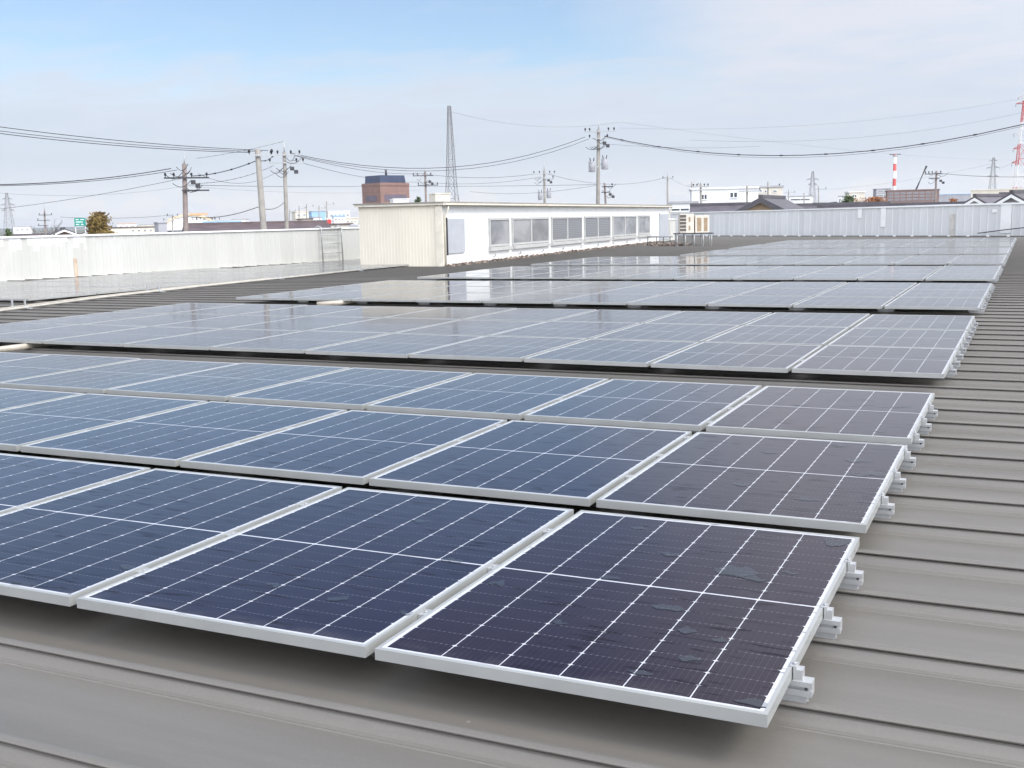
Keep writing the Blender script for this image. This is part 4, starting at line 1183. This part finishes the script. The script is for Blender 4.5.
b = MB(); b.tube([(9 * ks, -.05, zz1(226)), (9 * ks, .19, zz1(226))], 2.3 * ks, 20); b.build('round_sign', M['white'], bs)
b = MB(); b.box(10.5 * ks, 23 * ks, -.4, .18, zz1(233), zz1(228.6)); b.build('dark_band', M['blue_roof'], bs)
b = MB(); b.box(17 * ks, 23.4 * ks, -.6, -.41, zz1(228.4), zz1(225)); b.build('white_board', M['white'], bs)
flat_block('building', 'building', 'small mauve-grey block at the left foot of the arched shop', 158.5, 167, 223, 215, 8, 'grey_wall', .1, 'grey_wall')
# green direction sign over the road
base, yaw = spot(80.5, 150); ks = 150 / F_PX; H0, H1 = at(80, 226, 150).z - GROUND, at(80, 218, 150).z - GROUND
sg = thing('road_sign', 'green highway direction sign with white lines above the left roofs', 'road sign', base, yaw + .1)
b = MB(); b.tube([(-4.6 * ks, .12, 0), (-4.6 * ks, .12, H1)], .09, 8); b.tube([(4.6 * ks, .12, 0), (4.6 * ks, .12, H1)], .09, 8); b.build('post', M['steel'], sg)
b = MB(); b.box(-5.3 * ks, 5.3 * ks, -.03, .03, H0, H1); b.build('board', M['sign_green'], sg)
b = MB()
for (zz3, a0, a1) in ((.80, -.8, -.25), (.80, .1, .75), (.5, -.8, .5), (.2, -.8, -.2), (.2, .15, .6)):
    z = H0 + (H1 - H0) * zz3; b.box(a0 * 5.0 * ks, a1 * 5.0 * ks, -.045, -.031, z - .05, z + .05)
b.build('white_lines', M['white'], sg)
# jumble of buildings left of the cream end wall
flat_block('building', 'building', 'cream far block among the thin poles left of the cream end wall', 296, 309, 212, 330, 12, 'cream_wall', .1, 'cream_wall', ((.1, .4, 214, 216), (.55, .9, 214, 216)))
flat_block('building', 'building', 'white far block behind the red dot sign', 329, 350, 211.5, 380, 14, 'white_wall', .05, 'white_wall', tuple((.08 + k * .19, .2 + k * .19, 214, 216.5) for k in range(5)))
flat_block('building', 'building', 'grey-blue far block between the thin poles', 312, 326, 211.5, 420, 12, 'blue', .1, 'grey_wall')
flat_block('shed', 'shed', 'low tan shed roof just over the parapet beside the ladder', 300, 352, 225.3, 140, 6, 'cream_wall', 0, 'tile_brown')
base, yaw = spot(329.3, 240); zr_ = at(329, 221.5, 240).z - GROUND
rs = thing('shop_sign', 'small white square sign with a red dot above the parapet', 'sign', base, yaw)
b = MB(); b.tube([(0, .1, 0), (0, .1, zr_ - .7)], .1, 8); b.build('post', M['steel'], rs)
b = MB(); b.box(-.75, .75, -.08, .08, zr_ - .8, zr_ + .8); b.build('board', M['white'], rs)
b = MB(); b.tube([(0, -.09, zr_), (0, -.12, zr_)], .52, 18); b.build('red_dot', M['red'], rs)

for j, (px0, px1, py, d, wl_m, rf_m, lab) in enumerate((
    (302, 313, 219.5, 200, 'cream_wall', 'tile_brown', 'low cream block with a brown top, left in the cluster under the thin poles'),
    (313, 322, 217.5, 290, 'white_wall', 'grey_wall', 'small white block with a grey top in the cluster under the thin poles'),
    (334, 345, 216.5, 210, 'white_wall', 'blue', 'white block with a blue-edged roof right of the red dot sign'),
    (346, 358, 218.5, 260, 'cream_wall', 'cream_wall', 'pale block at the right end of the cluster, against the cream end wall'),
    (118, 136, 224.0, 420, 'white_wall', 'orange', 'far white hall with an orange-edged roof right of the autumn tree'),
    (139, 160, 225.0, 520, 'cream_wall', 'grey_wall', 'far cream hall left of the arched shop'),
    (14, 30, 227.0, 480, 'white_wall', 'grey_wall', 'far white hall at the left edge under the pylon'),
    (232, 246, 219.5, 400, 'white_wall', 'grey_wall', 'far white block above the brown hall roof, left of the leaning pole'),
    (838, 849, 196.5, 300, 'white_wall', 'grey_wall', 'far white block left of the green tree'),
    (905, 928, 194.0, 480, 'white_wall', 'grey_wall', 'pale far hall behind the brown apartment building'))):
    flat_block('building', 'building', lab, px0, px1, py, d, 10, wl_m, .1 - .03 * j, rf_m, tuple((.1 + .3 * q, .28 + .3 * q, py + 2.0, py + 3.6) for q in range(3)), group='pale far blocks beyond the parapets')

# far, low houses that fill the town between
rnd = random.Random(21)
FAR = [(30, 300), (112, 420), (250, 360), (285, 460), (480, 420), (520, 500), (575, 460), (620, 380), (650, 480), (796, 520), (850, 560), (915, 520), (955, 620), (1005, 520)]
for j, (px, d) in enumerate(FAR):
    wm = ['cream_wall', 'white_wall', 'grey_wall'][j % 3]; rm_ = ['tile', 'tile_brown', 'tile_purple'][(j + 1) % 3]
    base, yaw = spot(px, d)
    sub = rnd.uniform(5.2, 6.6); py_r = 229.7 - .02137 * px - (sub + GROUND - CAM.z) * F_PX / d
    gable_house('low far house with %s roof, %s' % ({'tile': 'dark', 'tile_brown': 'brown', 'tile_purple': 'slate'}[rm_], ('mostly hidden behind the left parapet' if px < 360 else 'mostly hidden behind the monitor' if px < 670 else 'small among the roofs at right')),
                px, py_r, d, rnd.uniform(9, 14), 8, rnd.uniform(1.6, 2.2), wm, rm_, turn=rnd.uniform(-.5, .5), gable_front=bool(j % 2), windows=((-2.5, -1, 3.2, 4.4), (1, 2.5, 3.2, 4.4)), group='far houses mostly hidden')

# ---------------------------------------------------------------- trees
def tree(px, py_top, d, wpx, label, leafmat, seed, n=3000, leaf=.22, shape='round', hfrac=.75, name='tree', cat='tree'):
    rnd = random.Random(seed); base, yaw = spot(px, d); H = at(px, py_top, d).z - GROUND; w = wpx * d / F_PX
    o = thing(name, label, cat, base, yaw)
    b = MB(); b.tube([(0, 0, 0), (.05, .02, H * .3), (-.04, .05, H * .6), (0, 0, H * .93)], [H * .026, H * .02, H * .012, H * .004], 8)
    tips = []
    for k in range(26):
        z = H * rnd.uniform(.25, .85); a = rnd.uniform(0, 6.28); t = (z / H)
        rr = w / 2 * (.9 if shape == 'round' else 1.15 * (1.05 - t)) * rnd.uniform(.5, .95)
        e = Vector((rr * math.cos(a), rr * math.sin(a), z + H * .12)); mid_ = Vector((rr * .45 * math.cos(a + .15), rr * .45 * math.sin(a + .15), z + H * .03))
        b.tube([(0, 0, z - H * .04), mid_, e], [H * .009, H * .006, H * .002], 5); tips.append(e)
    b.build('trunk', M['bark'], o, fix=False)
    clumps = []
    z0 = H * (1 - hfrac)
    for k in range(60):
        t = rnd.random(); z = z0 + (H - z0) * t
        env = (math.sin(PI * min(1, .12 + .88 * t)) ** .6) if shape == 'round' else (1.02 - t) ** .65 * min(1, .5 + 3 * t)
        a = rnd.uniform(0, 6.28); rr = w / 2 * env * math.sqrt(rnd.random()) * rnd.uniform(.75, 1.12)
        clumps.append((Vector((rr * math.cos(a), rr * math.sin(a), z)), w * rnd.uniform(.05, .12)))
    clumps += [(t_, w * .08) for t_ in tips]
    b = MB()
    for k in range(n):
        c, s_ = rnd.choice(clumps); p = c + Vector((rnd.gauss(0, s_), rnd.gauss(0, s_), rnd.gauss(0, s_ * .9)))
        if p.z > H: p.z = H - rnd.random() * .2
        u = Vector((rnd.gauss(0, 1), rnd.gauss(0, 1), rnd.gauss(0, 1))).normalized(); v = u.orthogonal().normalized(); l = leaf * rnd.uniform(.6, 1.3)
        b.add([p - u * l, p + v * l * .5, p + u * l, p - v * l * .5], [(0, 1, 2, 3)])
    b.build('crown', leafmat, o, fix=False)
    return o


tree(99, 212.5, 120, 37, 'brown-gold autumn tree with a ragged round crown behind the left parapet', M['leaf_autumn'], 3, 5200, .21, 'cone', .8)
tree(848, 196.5, 135, 16, 'dark green tree left of the small pale block', M['leaf_green'], 4, 2200, .2, 'round', .6)
tree(872, 197.5, 200, 32, 'orange autumn tree under the striped chimney', M['leaf_orange'], 5, 3200, .26, 'round', .6)
tree(952, 199, 180, 12, 'small orange-brown tree by the white gabled house', M['leaf_orange'], 6, 900, .22, 'round', .6)
tree(8, 229, 120, 10, 'small green shrub top at the left edge above the parapet', M['leaf_green'], 7, 1200, .16, 'round', .5)
tree(419, 197, 180, 9, 'small dark tree top beside the dark pole behind the monitor', M['leaf_green'], 8, 900, .2, 'round', .5)


def bare_tree(px, py_top, d, wpx, label, seed):
    rnd = random.Random(seed); base, yaw = spot(px, d); H = at(px, py_top, d).z - GROUND; w = wpx * d / F_PX
    o = thing('bare_tree', label, 'tree', base, yaw)
    b = MB(); b.tube([(0, 0, 0), (0, 0, H * .5)], [.16, .11], 8); b.build('trunk', M['twig'], o)
    b = MB()
    def grow(p, dr, l, r, lv):
        e = p + dr * l; b.tube([p, p + dr * l * .5 + Vector((rnd.gauss(0, .05), rnd.gauss(0, .05), 0)) * l, e], [r, r * .8, r * .6], 5)
        if lv:
            for _ in range(rnd.choice((2, 3, 3))):
                nd = (dr + Vector((rnd.gauss(0, .42), rnd.gauss(0, .42), rnd.gauss(.15, .2)))).normalized(); grow(e, nd, l * rnd.uniform(.6, .85), r * .62, lv - 1)
    for _ in range(5):
        grow(Vector((0, 0, H * rnd.uniform(.3, .5))), Vector((rnd.gauss(0, .45), rnd.gauss(0, .3), 1)).normalized(), H * .17, .07, 3)
    b.build('bare_branches', M['twig'], o, fix=False)


bare_tree(50, 213, 150, 12, 'leafless grey tree right of the insulator pole at left', 6)
